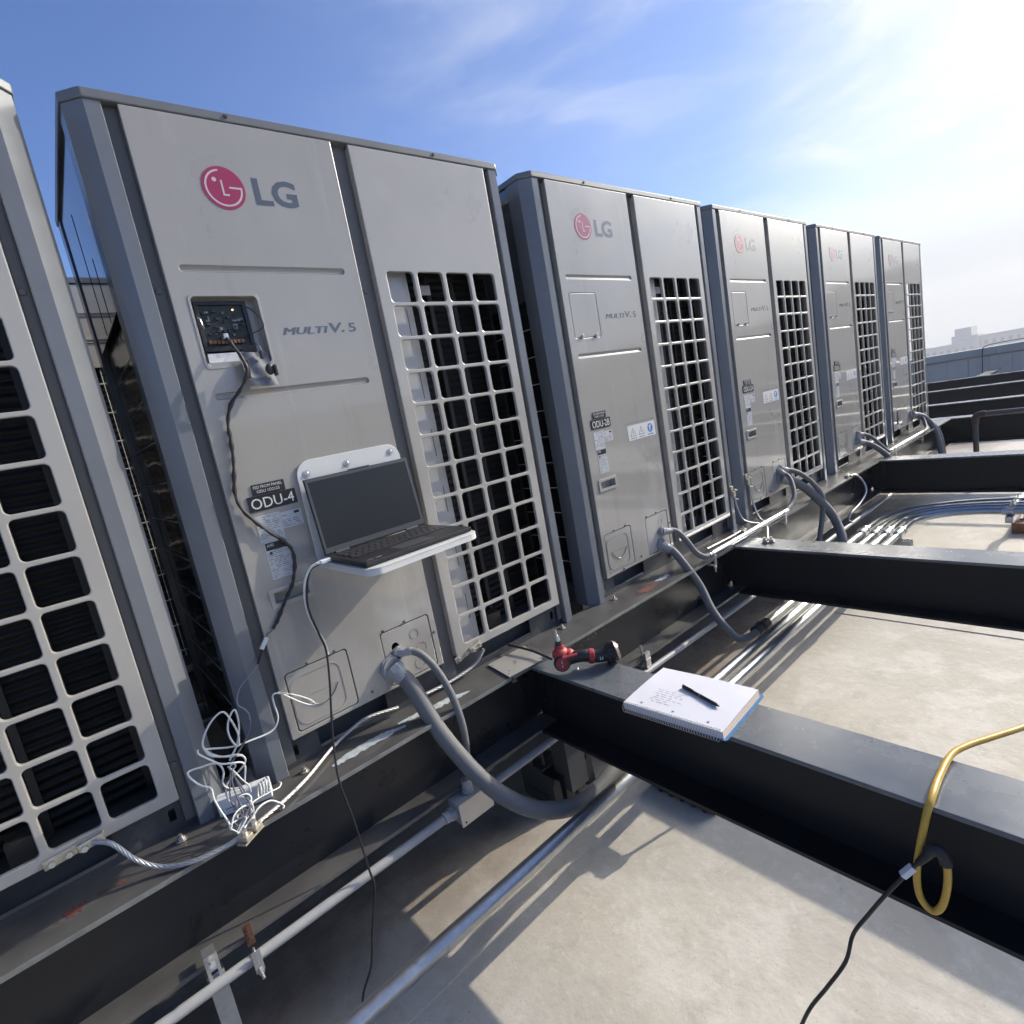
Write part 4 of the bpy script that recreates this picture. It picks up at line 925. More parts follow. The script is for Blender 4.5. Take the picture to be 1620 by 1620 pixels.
# capped pipe with elbow beyond the third beam
t = thing('vent_pipe', (6.3, -0.375, RZ), 'upright grey pipe with a brownish elbow turning right, beyond the third beam', 'pipe'); o = (6.3, -0.375, RZ)
M_vp = mat('dull_grey_pipe', (0.075, 0.08, 0.085), 0.35, metal=0.3)
b = MB(); b.tube([(6.3, -0.375, RZ), (6.3, -0.375, -0.01)], 0.022, 18, seg=1); b.build('riser', M_vp, t, o)
b = MB(); b.tube([(6.3, -0.375, -0.03), (6.3, -0.375, 0.013), (6.3, -0.385, 0.040), (6.3, -0.415, 0.056), (6.3, -0.450, 0.058)], 0.0285, 18, seg=4); b.build('elbow', M_elbow, t, o)
b = MB(); b.tube([(6.3, -0.445, 0.058), (6.3, -3.0, 0.058)], 0.0215, 18, seg=1); b.build('arm', M_vp, t, o)

# hanger and beam clamp at the bottom of the picture
t = thing('strut_hanger', (-0.215, -0.12, -0.30), 'bright galvanised strut hanger gripping the rail flange at the bottom edge', 'bracket'); o = (-0.215, -0.12, -0.30)
b = MB(); b.box(-0.232, -0.198, -0.137, -0.135, -0.62, -0.27); b.box(-0.2335, -0.231, -0.1349, -0.112, -0.62, -0.27); b.box(-0.199, -0.1965, -0.1349, -0.112, -0.62, -0.27); b.build('channel', M_galv, t, o)
b = MB(); plate(b, rrect(-0.229, -0.201, -0.285, -0.215, 0.004), [rrect(-0.222, -0.208, -0.275, -0.255, 0.001)], -0.144, 0.005); b.box(-0.228, -0.202, -0.150, -0.118, -0.2150, -0.2100); b.build('beam_grip', M_zinc, t, o)
b = MB(); b.cyl((-0.215, -0.147, -0.232), (-0.215, -0.166, -0.225), 0.0065, n=6); b.cyl((-0.215, -0.150, -0.231), (-0.222, -0.172, -0.198), 0.0035, n=8); b.build('grip_bolt', M_zinc, t, o)
t = thing('beam_clamp', (-0.133, -0.15, -0.28), 'small clamp with a rusty tooth strip holding the grey conduit tube', 'clamp'); o = (-0.133, -0.15, -0.28)
b = MB(); b.box(-0.142, -0.124, -0.140, -0.134, -0.262, -0.205, 0, 0.001)
for k in range(3): b.cyl((-0.133, -0.1405, -0.215 - 0.014 * k), (-0.133, -0.143, -0.215 - 0.014 * k), 0.0045, n=8)
b.build('tooth_strip', M_rust, t, o)
b = MB(); b.tube([(-0.133, -0.130, -0.285), (-0.133, -0.138, -0.273), (-0.133, -0.150, -0.272), (-0.133, -0.163, -0.285), (-0.133, -0.161, -0.305), (-0.133, -0.157, -0.312)], 0.0030, 8)
b.box(-0.143, -0.123, -0.1655, -0.1625, -0.318, -0.262, 0, 0.001); b.cyl((-0.133, -0.166, -0.308), (-0.133, -0.178, -0.312), 0.007, n=6); b.cyl((-0.133, -0.178, -0.312), (-0.133, -0.190, -0.316), 0.0035, n=8)
b.build('conduit_strap', M_zinc, t, o)
CX, CY, CZ = 1.450, -0.140, -0.252
t = thing('beam_clamp', (CX, CY, CZ), 'small zinc beam clamp on the rail flange between the drill and the notebook', 'clamp'); o = (CX, CY, CZ)
b = MB(); b.box(CX - 0.016, CX + 0.016, CY - 0.010, CY + 0.004, CZ - 0.022, CZ + 0.040, 0, 0.002); b.box(CX - 0.016, CX + 0.016, CY - 0.012, CY + 0.045, CZ + 0.004, CZ + 0.012, 0, 0.001); b.box(CX - 0.016, CX + 0.016, CY - 0.012, CY + 0.045, CZ - 0.030, CZ - 0.0225, 0, 0.001); b.build('jaw', M_zinc, t, o)
b = MB(); b.cyl((CX, CY + 0.02, CZ + 0.0125), (CX - 0.004, CY + 0.018, CZ + 0.066), 0.0048, n=8); b.cyl((CX, CY + 0.02, CZ + 0.0125), (CX, CY + 0.02, CZ + 0.024), 0.0105, n=6); b.build('bolt', M_zinc, t, o)

# ------------------------------------------------------------ metal plates on the rail
t = thing('cover_plate', (0.86, -0.08, 0.004), 'bare aluminium plate with a black pointed mark lying on the rail left of the drill', 'plate'); o = (0.86, -0.08, 0.004)
X = [(0.770, 0.002), (0.751, -0.139), (0.903, -0.150), (0.938, -0.006)]
b = MB(); b.prism(X, 0.004, 0.007); b.build('sheet', M_plateal, t, o)
b = MB(); b.add([(0.757, -0.139, 0.0039), (0.903, -0.151, 0.0039), (0.903, -0.1535, 0.0069), (0.751, -0.1415, 0.0069), (0.757, -0.139, -0.02), (0.78, -0.141, -0.02)], [(0, 1, 2, 3), (0, 4, 5)]); b.build('folded_lip', M_base, t, o)
b = MB(); b.add([(0.818, -0.088, 0.0075), (0.842, -0.070, 0.0075), (0.826, -0.062, 0.0075), (0.829, -0.068, 0.0075), (0.836, -0.0705, 0.0075), (0.822, -0.080, 0.0075)], [(0, 1, 5), (1, 2, 3, 4)]); b.build('arrow_mark', M_black, t, o)
b = MB()
for (hx, hy) in ((0.775, -0.02), (0.764, -0.12), (0.895, -0.135), (0.778, -0.105)): b.cyl((hx, hy, 0.0071), (hx, hy, 0.0076), 0.0025, n=10); b.cut()
b.split('rivet_hole', M_black, t, o)
b = MB(); b.box(0, 0.155, 0, 0.030, 0, 0.004, 0, 0.0008, xf=Matrix.Translation((0.918, -0.158, 0.001)) @ Matrix.Rotation(math.radians(75), 4, 'Z'))
b.box(0.002, 0.004, 0.001, 0.029, 0.0041, 0.014, 0, 0, xf=Matrix.Translation((0.918, -0.158, 0.001)) @ Matrix.Rotation(math.radians(75), 4, 'Z'))
tag(b.build('angle_strip', M_galv, None, (0.93, -0.08, 0)), 'narrow bright steel strip on the rail between the aluminium plate and the drill', 'metal strip')
b = MB(); b.tube([(0.885, 0.02, 0.028), (0.895, -0.06, 0.026), (0.898, -0.12, 0.024), (0.89, -0.20, 0.022)], 0.0045, 8)
tag(b.build('black_rod', M_rubber, None, (0.885, 0.02, 0.028)), 'short thin black rod lying behind the drill head', 'rod')

# ------------------------------------------------------------ bolts at the unit feet
for x0 in [-1.325] + UX:
    for dx in (0.105, W - 0.115):
        if x0 == -1.325 and dx < 0.5: continue
        side = 'left' if dx < 0.5 else 'right'
        nm = {-1.325: 'the leftmost unit', UX[0]: 'unit ODU-4', UX[1]: 'unit ODU-2B', UX[2]: 'unit ODU-2A', UX[3]: 'the unit second from the far end', UX[4]: 'the farthest unit'}[x0]
        c = (x0 + dx, -0.018, 0.001)
        t = thing('anchor_bolt', c, 'zinc anchor bolt at the %s foot of %s' % (side, nm), 'bolt', 'anchor bolts at the unit feet')
        b = MB(); b.cyl(c, (c[0], c[1], 0.003), 0.0125, n=20); b.build('washer', M_brass, t, c)
        b = MB(); b.cyl((c[0], c[1], 0.0031), (c[0], c[1], 0.010), 0.0078, n=6); b.cyl((c[0], c[1], 0.0101), (c[0], c[1], 0.0165), 0.0042, n=10); b.build('nut', M_zinc, t, c)

# ------------------------------------------------------------ lightning protection cable
def braid(name, pts, r, label, m=M_silver):
    P = smooth_path(pts, 30); T = [(P[min(i + 1, len(P) - 1)] - P[max(i - 1, 0)]).normalized() for i in range(len(P))]
    b = MB(); u = T[0].orthogonal().normalized(); dist = 0; fr = []
    for i, p in enumerate(P):
        u = (u - T[i] * u.dot(T[i])).normalized(); fr.append((p, u.copy(), T[i].cross(u), dist))
        if i < len(P) - 1: dist += (P[i + 1] - p).length
    for k in range(5):
        pts_ = []
        for (p, u_, w_, d) in fr:
            a = 2 * math.pi * (k / 5 + d / 0.07); pts_.append(p + (u_ * math.cos(a) + w_ * math.sin(a)) * r * 0.58)
        b.tube(pts_, r * 0.48, 6, seg=1)
    o = b.build(name, m, None, pts[0], sharp=80); tag(o, label, 'cable', 'braided lightning cables'); return o
braid('braided_cable', [(-0.345, -0.020, 0.104), (-0.315, -0.045, 0.092), (-0.283, -0.075, 0.045), (-0.245, -0.100, 0.014), (-0.190, -0.135, 0.008), (-0.125, -0.150, 0.008), (-0.085, -0.155, 0.014)], 0.0052, 'braided silver cable hanging from the leftmost unit to the clamp under the white tangle')
braid('braided_cable', [(-0.060, -0.150, 0.016), (0.022, -0.112, 0.012), (0.10, -0.066, 0.010), (0.20, 0.004, 0.014), (0.262, 0.012, 0.03), (0.32, 0.015, 0.038), (0.42, 0.014, 0.02)], 0.0050, 'braided silver cable running up from the clamp to the base of unit ODU-4')
braid('braided_cable', [(0.50, 0.010, 0.018), (0.62, 0.008, 0.016), (0.72, 0.006, 0.03), (0.76, -0.008, 0.072)], 0.0055, 'braided silver cable ending at the louvre corner of unit ODU-4')
braid('braided_cable', [(2.15, -0.05, 0.012), (2.35, -0.06, 0.012), (2.47, -0.062, 0.014)], 0.0050, 'braided cable lying along the rail before the tall wire clamps')
def cable_clamp(c, label, ang=0.0, s=1.0):
    t = thing('cable_clamp', c, label, 'clamp', 'tinned lightning cable clamps')
    M = Matrix.Translation(c) @ Matrix.Rotation(ang, 4, 'Z') @ Matrix.Scale(s, 4); I = Matrix.Translation(c)
    b = MB(); b.box(-0.030, 0.030, -0.012, 0.012, 0.0, 0.004, 0, 0.001, xf=M); b.box(-0.026, -0.004, -0.014, 0.014, 0.0042, 0.018, 0, 0.004, xf=M); b.box(0.004, 0.026, -0.014, 0.014, 0.0042, 0.018, 0, 0.004, xf=M); b.build('clamp_body', M_brass, t, c)
    b = MB()
    for sx_ in (-0.015, 0.015): 
        p = M @ Vector((sx_, 0, 0.018)); q_ = M @ Vector((sx_, 0, 0.027)); b.cyl(p, q_, 0.0065 * s, n=6); b.cut()
    b.split('clamp_bolt', M_zinc, t, c); return t
cable_clamp((-0.073, -0.158, 0.002), 'cream coloured cable clamp on the rail edge below the white cable tangle', math.radians(35), 1.05)
cable_clamp((2.50, -0.06, 0.001), 'cream cable clamp on the rail at the right foot of unit ODU-2B', 0.2, 0.9)
cable_clamp((2.80, -0.150, 0.001), 'cream cable clamp lying on the second cross beam', -0.5, 0.8) if False else None
def face_clamp(c, ang, label):
    t = thing('bonding_clamp', c, label, 'clamp', 'bonding clamps on the unit panels')
    M = Matrix.Translation(c) @ Matrix.Rotation(ang, 4, 'Y')
    b = MB(); b.box(-0.060, 0.050, -0.004, 0.0, -0.011, 0.011, 0, 0.002, xf=M); b.box(0.0, 0.050, -0.016, -0.0042, -0.010, 0.010, 0, 0.004, xf=M); b.build('clamp_strip', M_brass, t, c)
    b = MB()
    for k in (-0.045, -0.015, 0.012, 0.038):
        p = M @ Vector((k, -0.0042 if k < 0 else -0.0162, -0.002)); q_ = M @ Vector((k, -0.010 if k < 0 else -0.023, -0.002)); b.cyl(p, q_, 0.0068, n=6); b.cut()
    b.split('clamp_bolt', M_zinc, t, c); return t
face_clamp((-0.372, -0.004, 0.100), math.radians(-4), 'long bolted clamp on the bottom corner of the leftmost louvre panel')
face_clamp((0.700, -0.004, 0.092), math.radians(-14), 'small bolted clamp at the bottom corner of the ODU-4 louvre panel')
def wire_pair(x, z, label, dx):
    t = thing('bonding_wire', (x, -0.004, z), label, 'cable', 'bonding wires with lugs between ODU-2B and ODU-2A'); o = (x, -0.004, z)
    b = MB(); b.box(x - 0.012, x + 0.012, -0.009, -0.003, z + 0.035, z + 0.060, 0, 0.002); b.box(x - 0.008, x + 0.016, -0.018, -0.005, z, z + 0.033, 0, 0.003); b.cyl((x + 0.012, -0.012, z + 0.04), (x + 0.026, -0.02, z + 0.03), 0.004, n=8); b.cyl((x + 0.01, -0.014, z - 0.012), (x + 0.022, -0.024, z - 0.02), 0.005, n=8); b.build('lug', M_brass, t, o)
    b = MB(); b.tube([(x + 0.005, -0.014, z - 0.002), (x + 0.010, -0.018, z - 0.06), (x + 0.012 + dx * 0.2, -0.03, z - 0.13), (x + dx * 0.5, -0.06, 0.03), (x + dx, -0.085, 0.012)], 0.0048, 8); b.build('wire', M_silver, t, o)
wire_pair(2.535, 0.185, 'bonding wire with lugs on the right post of unit ODU-2B', 0.10)
wire_pair(2.705, 0.215, 'bonding wire with lugs on the left post of unit ODU-2A', -0.02)
run('bonding_wire', [(2.62, -0.09, 0.010), (2.60, -0.14, 0.008), (2.48, -0.20, 0.006), (2.38, -0.245, 0.006)], 0.005, M_silver, 'silver bonding wire leading onto the second cross beam', 'cable')
cable_clamp((2.345, -0.262, 0.002), 'oval tinned clamp lying on the pale top of the second cross beam', math.radians(115), 0.95)
run('hanging_cable', [(3.90, -0.125, 0.006), (3.95, -0.142, 0.000), (4.012, -0.162, -0.061), (3.994, -0.18, -0.129), (3.891, -0.172, -0.185), (3.757, -0.162, -0.215), (3.724, -0.152, -0.252), (3.784, -0.150, -0.292)], 0.0065, M_silver, 'silver cable looping off the rail edge in front of the third cross beam', 'cable')
cable_clamp((3.88, -0.11, 0.001), 'small clamp at the top of the looping silver cable', 0.1, 0.9)

# ------------------------------------------------------------ laptop shelf and laptop
t = thing('laptop_shelf', (0.44, 0, 0.545), 'white L shaped metal shelf fixed to the front of unit ODU-4', 'shelf'); o = (0.44, 0, 0.545)
b = MB()
bp = [(0.283, 0.540), (0.612, 0.540)] + [(0.612 - 0.0, 0.60), (0.602, 0.76)] + [(0.602 - 0.042 + 0.042 * math.cos(math.radians(a)), 0.778 + 0.042 * math.sin(math.radians(a))) for a in range(10, 91, 16)] + [(0.325 - 0.042 * math.sin(math.radians(a)), 0.778 + 0.042 * math.cos(math.radians(a))) for a in range(0, 91, 18)]
plate(b, bp, [], -0.0085, 0.0040, bev=0.001); b.build('back_plate', M_white, t, o)
b = MB(); sp2 = [(0.283, -0.006), (0.612, -0.006)] + [(0.640, -0.245)] + [(0.600 + 0.035 * math.cos(math.radians(a)), -0.262 + 0.035 * math.sin(math.radians(a))) for a in range(0, -91, -18)] + [(0.325 + 0.035 * math.cos(math.radians(a)), -0.275 + 0.035 * math.sin(math.radians(a))) for a in range(-90, -181, -18)] + [(0.286, -0.20)]
plate(b, sp2, [], 0.540, 0.004, bev=0.001, plane='xy')
n_ = len(sp2)
inner = []
cxs = sum(p[0] for p in sp2) / n_; cys = sum(p[1] for p in sp2) / n_
for p in sp2:
    d = Vector((cxs - p[0], cys - p[1])); d.normalize(); inner.append((p[0] + d.x * 0.003, p[1] + d.y * 0.003))
vs_ = [(p[0], p[1], 0.5395) for p in sp2] + [(p[0], p[1], 0.526) for p in sp2] + [(p[0], p[1], 0.526) for p in inner] + [(p[0], p[1], 0.5395) for p in inner]
fs = []
for k in range(1, n_):
    j = (k + 1) % n_
    for a in range(3): fs.append((a * n_ + k, a * n_ + j, (a + 1) * n_ + j, (a + 1) * n_ + k))
b.add(vs_, fs); b.build('shelf_plate', M_white, t, o)
b = MB()
b.box(0.283, 0.288, -0.05, -0.0090, 0.545, 0.76, 0, 0.001) if False else None
for (sx_, sz) in ((0.310, 0.783), (0.430, 0.789), (0.572, 0.796)):
    b.cyl((sx_, -0.0088, sz), (sx_, -0.0100, sz), 0.0105, n=22); b.cyl((sx_, -0.0101, sz), (sx_, -0.0128, sz), 0.0062, 0.005, n=14, bev=0.0008); b.cut()
b.split('shelf_screw', M_zinc, t, o)
b = MB(); b.tube([(0.36, -0.02, 0.5215), (0.375, -0.02, 0.505), (0.42, -0.02, 0.5045), (0.435, -0.02, 0.5215)], 0.0025, 6); b.cut(); b.tube([(0.50, -0.02, 0.5215), (0.512, -0.02, 0.500), (0.55, -0.02, 0.500), (0.562, -0.02, 0.5215)], 0.0025, 6); b.cut()
b.split('cable_loop', M_white, t, o)

LM = Matrix.Translation((0.2885, -0.058, 0.5455)) @ Matrix.Rotation(math.radians(2.0), 4, 'Z')   # laptop frame: x right, -y to the front
lo = tuple(LM.translation)
t = thing('laptop', lo, 'open black laptop with a dark screen standing on the white shelf', 'laptop')
BW, BD = 0.328, 0.228
b = MB(); b.box(0, BW, -BD, 0, 0.0, 0.013, 0, 0.0035, xf=LM); b.build('base', M_lap, t, lo)
b = MB()
for r_ in range(6):
    kx = 0.018 + (0.006 if r_ % 2 else 0); 
    while kx < BW - 0.030:
        kw = 0.0165 if not (r_ == 5 and 0.10 < kx < 0.2) else 0.085
        if r_ == 5 and 0.09 < kx < 0.12: kw = 0.085
        b.box(kx, kx + kw, -0.030 - r_ * 0.0185 - 0.0155, -0.030 - r_ * 0.0185, 0.0132, 0.0152, 0, 0.0006, xf=LM); kx += kw + 0.0025
b.build('keyboard', M_keys, t, lo)
b = MB(); b.cyl(LM @ Vector((0.158, -0.084, 0.0155)), LM @ Vector((0.158, -0.084, 0.0175)), 0.0032, n=12); b.build('pointing_stick', M_red, t, lo)
b = MB(); b.box(0.11, 0.215, -0.215, -0.152, 0.0131, 0.0137, 0, 0.0002, xf=LM); b.build('touchpad', M_bezel, t, lo)
b = MB(); vs_, fs = text_verts("intel", 0.011, 0, 0, 0, 1); b.add([LM @ Vector((0.012 + v.x, -0.212 + v.y, 0.0133)) for v in vs_], fs, 0); b.box(0.04, 0.055, -0.212, -0.202, 0.0131, 0.0134, 1, xf=LM); b.build('palm_rest_sticker', [M_engr, M_zinc], t, lo)
SM = LM @ Matrix.Translation((0, 0.002, 0.014)) @ Matrix.Rotation(math.radians(-7.0), 4, 'X')
b = MB(); b.box(0, BW, 0.0, 0.006, 0.0, 0.212, 0, 0.0025, xf=SM); b.build('lid', M_lap, t, lo)
b = MB()
for (a0, a1, c0, c1) in ((0.003, BW - 0.003, 0.202, 0.2095), (0.003, BW - 0.003, 0.004, 0.0185), (0.003, 0.0095, 0.01851, 0.20199), (BW - 0.0095, BW - 0.003, 0.01851, 0.20199)): b.box(a0, a1, -0.0012, -0.0001, c0, c1, xf=SM)
for k in range(5): b.box(0.150 + 0.009 * k, 0.154 + 0.009 * k, -0.0016, -0.0012, 0.205, 0.207, 1, xf=SM)
b.box(0.135, 0.20, -0.0012, 0.0055, 0.2121, 0.2145, 0, xf=SM)
b.build('bezel', [M_bezel, M_black], t, lo)
b = MB(); b.box(0.0096, BW - 0.0096, -0.0008, -0.0001, 0.0186, 0.2019, xf=SM); b.build('screen', M_screen, t, lo)
b = MB()
for hx in (0.03, BW - 0.07): b.cyl(LM @ Vector((hx, 0.001, 0.014)), LM @ Vector((hx + 0.04, 0.001, 0.014)), 0.0055, n=12); b.cut()
b.split('hinge', M_bezel, t, lo)

# ------------------------------------------------------------ cables around unit ODU-4
t = thing('charger_cable', (0.285, -0.075, 0.552), 'white cable with a white plug leaving the left side of the laptop', 'cable'); o = (0.285, -0.075, 0.552)
b = MB(); b.box(0.262, 0.294, -0.088, -0.070, 0.5475, 0.557, 0, 0.002); b.box(0.252, 0.262, -0.085, -0.073, 0.549, 0.5555, 0, 0.002); b.build('plug', M_plast, t, o)
b = MB(); b.tube([(0.254, -0.079, 0.552), (0.236, -0.075, 0.545), (0.219, -0.068, 0.520), (0.208, -0.062, 0.480), (0.206, -0.058, 0.430), (0.214, -0.056, 0.385), (0.226, -0.056, 0.350), (0.231, -0.056, 0.325), (0.229, -0.058, 0.300)], 0.0032, 8); b.build('wire', M_wcable, t, o)
run('black_cable', [(0.268, -0.060, 0.545), (0.236, -0.064, 0.535), (0.213, -0.066, 0.480), (0.209, -0.064, 0.43), (0.220, -0.062, 0.36), (0.226, -0.062, 0.31), (0.209, -0.08, 0.232), (0.185, -0.10, 0.15), (0.166, -0.12, 0.083), (0.150, -0.145, 0.012), (0.151, -0.155, -0.05), (0.156, -0.16, -0.116), (0.160, -0.168, -0.264), (0.158, -0.18, -0.308), (0.12, -0.19, -0.41), (0.094, -0.20, -0.482), (0.05, -0.22, -0.525), (0.033, -0.24, -0.60), (0.02, -0.27, -0.634), (-0.05, -0.5, -0.636)], 0.0030, M_black, 'thin black cable hanging from the laptop over the rail to the roof', 'cable', n=8)
t = thing('data_cable', (0.199, 0.006, 1.155), 'black sleeved cable from the open hatch down the face of unit ODU-4', 'cable'); o = (0.199, 0.006, 1.155)
b = MB(); b.tube([(0.199, 0.004, 1.155), (0.202, -0.018, 1.135), (0.212, -0.040, 1.095), (0.214, -0.046, 1.06), (0.195, -0.034, 1.025), (0.166, -0.018, 0.99), (0.150, -0.010, 0.95), (0.146, -0.009, 0.91), (0.141, -0.009, 0.867), (0.132, -0.009, 0.82), (0.122, -0.010, 0.774), (0.126, -0.011, 0.735), (0.148, -0.012, 0.695), (0.178, -0.012, 0.655), (0.205, -0.014, 0.625), (0.220, -0.016, 0.595), (0.218, -0.017, 0.56), (0.207, -0.016, 0.525), (0.196, -0.014, 0.50), (0.176, -0.012, 0.475), (0.158, -0.012, 0.45), (0.140, -0.012, 0.425), (0.124, -0.012, 0.408)], 0.0052, 8,
    rfun=lambda f, i: 0.0046 + 0.0009 * math.sin(i * 1.3) + 0.0006 * math.sin(i * 0.47)); b.build('sleeve', M_rubber, t, o)
b = MB(); b.box(0.1935, 0.2045, -0.006, 0.006, 1.150, 1.163, 0, 0.001); b.build('connector', M_zinc, t, o)
b = MB(); b.tube([(0.124, -0.012, 0.408), (0.117, -0.010, 0.402), (0.108, -0.011, 0.400), (0.103, -0.012, 0.395)], 0.0014, 6); b.build('copper_wire', M_term, t, o)
b = MB(); b.box(-0.0055, 0.0055, -0.003, 0.003, -0.016, 0.016, 0, 0.001, xf=Matrix.Translation((0.094, -0.012, 0.380)) @ Matrix.Rotation(math.radians(38), 4, 'Y')); b.build('inline_connector', M_plast, t, o)
b = MB(); b.tube([(0.084, -0.013, 0.366), (0.076, -0.014, 0.352), (0.066, -0.016, 0.335)], 0.0036, 8); b.build('heat_shrink', M_black, t, o)
b = MB(); b.tube([(0.066, -0.016, 0.335), (0.045, -0.020, 0.32), (0.014, -0.024, 0.302), (-0.002, -0.030, 0.282), (-0.006, -0.036, 0.262), (0.004, -0.040, 0.248), (0.010, -0.042, 0.232), (0.009, -0.042, 0.215)], 0.0016, 6); b.build('thin_lead', mat('grey_lead', (0.22, 0.22, 0.23), 0.5), t, o)

t = thing('antistatic_bag', (0.262, -0.012, 1.09), 'crumpled smoky plastic bag hanging out of the open hatch', 'bag'); o = (0.262, -0.012, 1.09)
b = MB(); q = random.Random(9); nx, nz = 9, 10; vs_ = []
for s_ in (0, 1):
    for j in range(nz + 1):
        for i in range(nx + 1):
            fx = i / nx; fz = j / nz
            vs_.append((0.214 + 0.070 * fx + 0.003 * (1 - fz), -0.010 - 0.020 * (1 - fz) - 0.0025 * math.sin(fx * 9 + fz * 5) - 0.0015 * math.sin(fz * 13) - s_ * 0.0015, 1.026 + 0.088 * fz - 0.004 * fx))
m_ = (nx + 1) * (nz + 1); fs = []
for s_ in (0, 1):
    for j in range(nz):
        for i in range(nx):
            a = s_ * m_ + j * (nx + 1) + i; fs.append((a, a + 1, a + nx + 2, a + nx + 1))
b.add(vs_, fs); b.build('bag_film', M_bag, t, o)
b = MB(); b.box(-0.005, 0.005, -0.004, 0.004, -0.022, 0.022, 0, 0.002, xf=Matrix.Translation((0.221, -0.034, 1.068)) @ Matrix.Rotation(0.1, 4, 'Y')); b.sphere((0.272, -0.040, 1.062), 0.014, (0.8, 0.4, 1)); b.box(0.281, 0.289, -0.048, -0.034, 1.045, 1.072, 0, 0.002); b.box(0.262, 0.268, -0.030, -0.020, 1.092, 1.112, 0, 0.001)
b.build('packed_dongle', M_black, t, o)

t = thing('white_cable_tangle', (-0.06, -0.05, 0.03), 'tangled white cable bundle hanging between the leftmost unit and ODU-4', 'cable'); o = (-0.06, -0.05, 0.03)
b = MB()
for k in ('t1', 't2', 't3', 't5', 't6', 't7', 't9', 't8', 'w1'): b.tube(TANGLE[k], 0.0023 if k not in ('t5', 't7') else 0.0019, 8, seg=5)
q = random.Random(5)
for j in range(4):                                                  # wound turns at the waist of the bundle
    c = Vector((-0.020 + 0.007 * j, -0.075, 0.046 + 0.002 * j)); b.tube([c + Vector((0.005 * math.cos(a), 0.016 * math.sin(a), 0.018 * math.cos(a))) for a in [k * 0.7 for k in range(10)]], 0.0021, 7, seg=3)
for j in range(7):
    p0 = Vector((-0.062 + q.uniform(-.01, .01), -0.10, 0.05 + q.uniform(-0.01, 0.01))); p3 = Vector((-0.085 + q.uniform(-.012, .012), -0.148, 0.018))
    b.tube([p0, p0.lerp(p3, .35) + Vector((q.uniform(-.02, .02), 0, q.uniform(-.012, .02))), p0.lerp(p3, .7) + Vector((q.uniform(-.02, .02), 0, q.uniform(-.01, .012))), p3], 0.0017, 6, seg=5)
b.build('white_strands', M_wcable, t, o)
b = MB()
for k in ('t10',): b.tube(TANGLE[k], 0.0026, 7, seg=5)
for j in range(4):
    p0 = Vector((-0.060 + q.uniform(-.008, .008), -0.06, 0.135)); p3 = Vector((-0.072 + q.uniform(-.015, .015), -0.145, 0.016))
    b.tube([p0, p0.lerp(p3, .35) + Vector((q.uniform(-.02, .02), 0, q.uniform(-.02, .02))), p0.lerp(p3, .7) + Vector((q.uniform(-.018, .018), 0, 0)), p3], 0.0017, 6, seg=5)
b.build('grey_strands', mat('grey_cable', (0.10, 0.10, 0.12), 0.5), t, o)
DM = Matrix.Translation((-0.046, -0.022, 0.0015)) @ Matrix.Rotation(math.radians(-17), 4, 'Z')
t = thing('white_adapter', tuple(DM.translation), 'white plastic adapter box lying on the rail behind the cable tangle', 'adapter'); o = tuple(DM.translation)
b = MB(); b.box(-0.062, 0.062, -0.016, 0.016, 0.0, 0.046, 0, 0.004, xf=DM); b.build('housing', M_plast, t, o)
b = MB(); b.box(-0.056, -0.051, -0.0165, -0.0161, 0.010, 0.022, 0, xf=DM); b.box(-0.045, -0.012, -0.0165, -0.0161, 0.016, 0.0185, 0, xf=DM); b.box(-0.03, -0.01, -0.0165, -0.0161, 0.008, 0.011, 0, xf=DM); b.build('port_slot', M_lprint, t, o)

# ------------------------------------------------------------ red drill
HP = Vector((0.868, -0.272, 0.040)); BP = Vector((1.002, -0.372, 0.036)); ax = (BP - HP).normalized()
tocam = Vector((-0.62, -0.78, 0.10)).normalized()
t = thing('right_angle_drill', (HP.x, HP.y, 0.001), 'red and black cordless right angle drill lying on the beam end', 'power drill'); o = (HP.x, HP.y, 0.001)
b = MB(); b.cyl(HP + tocam * 0.004, HP + tocam * 0.020, 0.0270, 0.0262, n=30, bev=0.003); b.build('head_guard', M_black, t, o)
b = MB(); b.cyl(HP + tocam * 0.0201, HP + tocam * 0.0225, 0.0205, n=28); b.build('head_disc', M_dred, t, o)
b = MB(); b.tube([HP + tocam * 0.0232 + Vector((0.002, 0, 0.012)), HP + tocam * 0.0232 + Vector((-0.003, 0, 0.006)), HP + tocam * 0.0232 + Vector((0.003, 0, 0.0)), HP + tocam * 0.0232 + Vector((-0.002, 0, -0.007)), HP + tocam * 0.0232 + Vector((0.001, 0, -0.012))], 0.0008, 5); b.build('disc_mark', M_engr, t, o)
b = MB()
b.sphere(HP + Vector((0.010, 0.010, 0.022)), 0.030, (1.0, 0.85, 0.75)); b.sphere(HP + ax * 0.030 + Vector((0.006, 0.012, 0.016)), 0.021, (1.1, 1, 0.8)); b.cyl(HP + Vector((0.012, 0.012, 0.030)), HP + Vector((0.013, 0.014, 0.050)), 0.0185, 0.0150, n=20)
b.cyl(HP + Vector((0.0, -0.006, 0.018)) + tocam * 0.012, HP + ax * 0.052 + Vector((0, 0, 0.020)) + tocam * 0.010, 0.0065, 0.005, n=10)
b.build('gear_head', M_red, t, o)
b = MB(); b.cyl(HP + Vector((0.013, 0.014, 0.0505)), HP + Vector((0.013, 0.015, 0.064)), 0.0125, 0.0105, n=18); b.build('collar', M_comp, t, o)
b = MB(); b.cyl(HP + Vector((0.013, 0.015, 0.0642)), HP + Vector((0.012, 0.017, 0.082)), 0.0088, 0.0068, n=14); b.cyl(HP + Vector((0.012, 0.017, 0.082)), HP + Vector((0.011, 0.018, 0.102)), 0.0052, 0.0045, n=8); b.build('chuck', M_zinc, t, o)
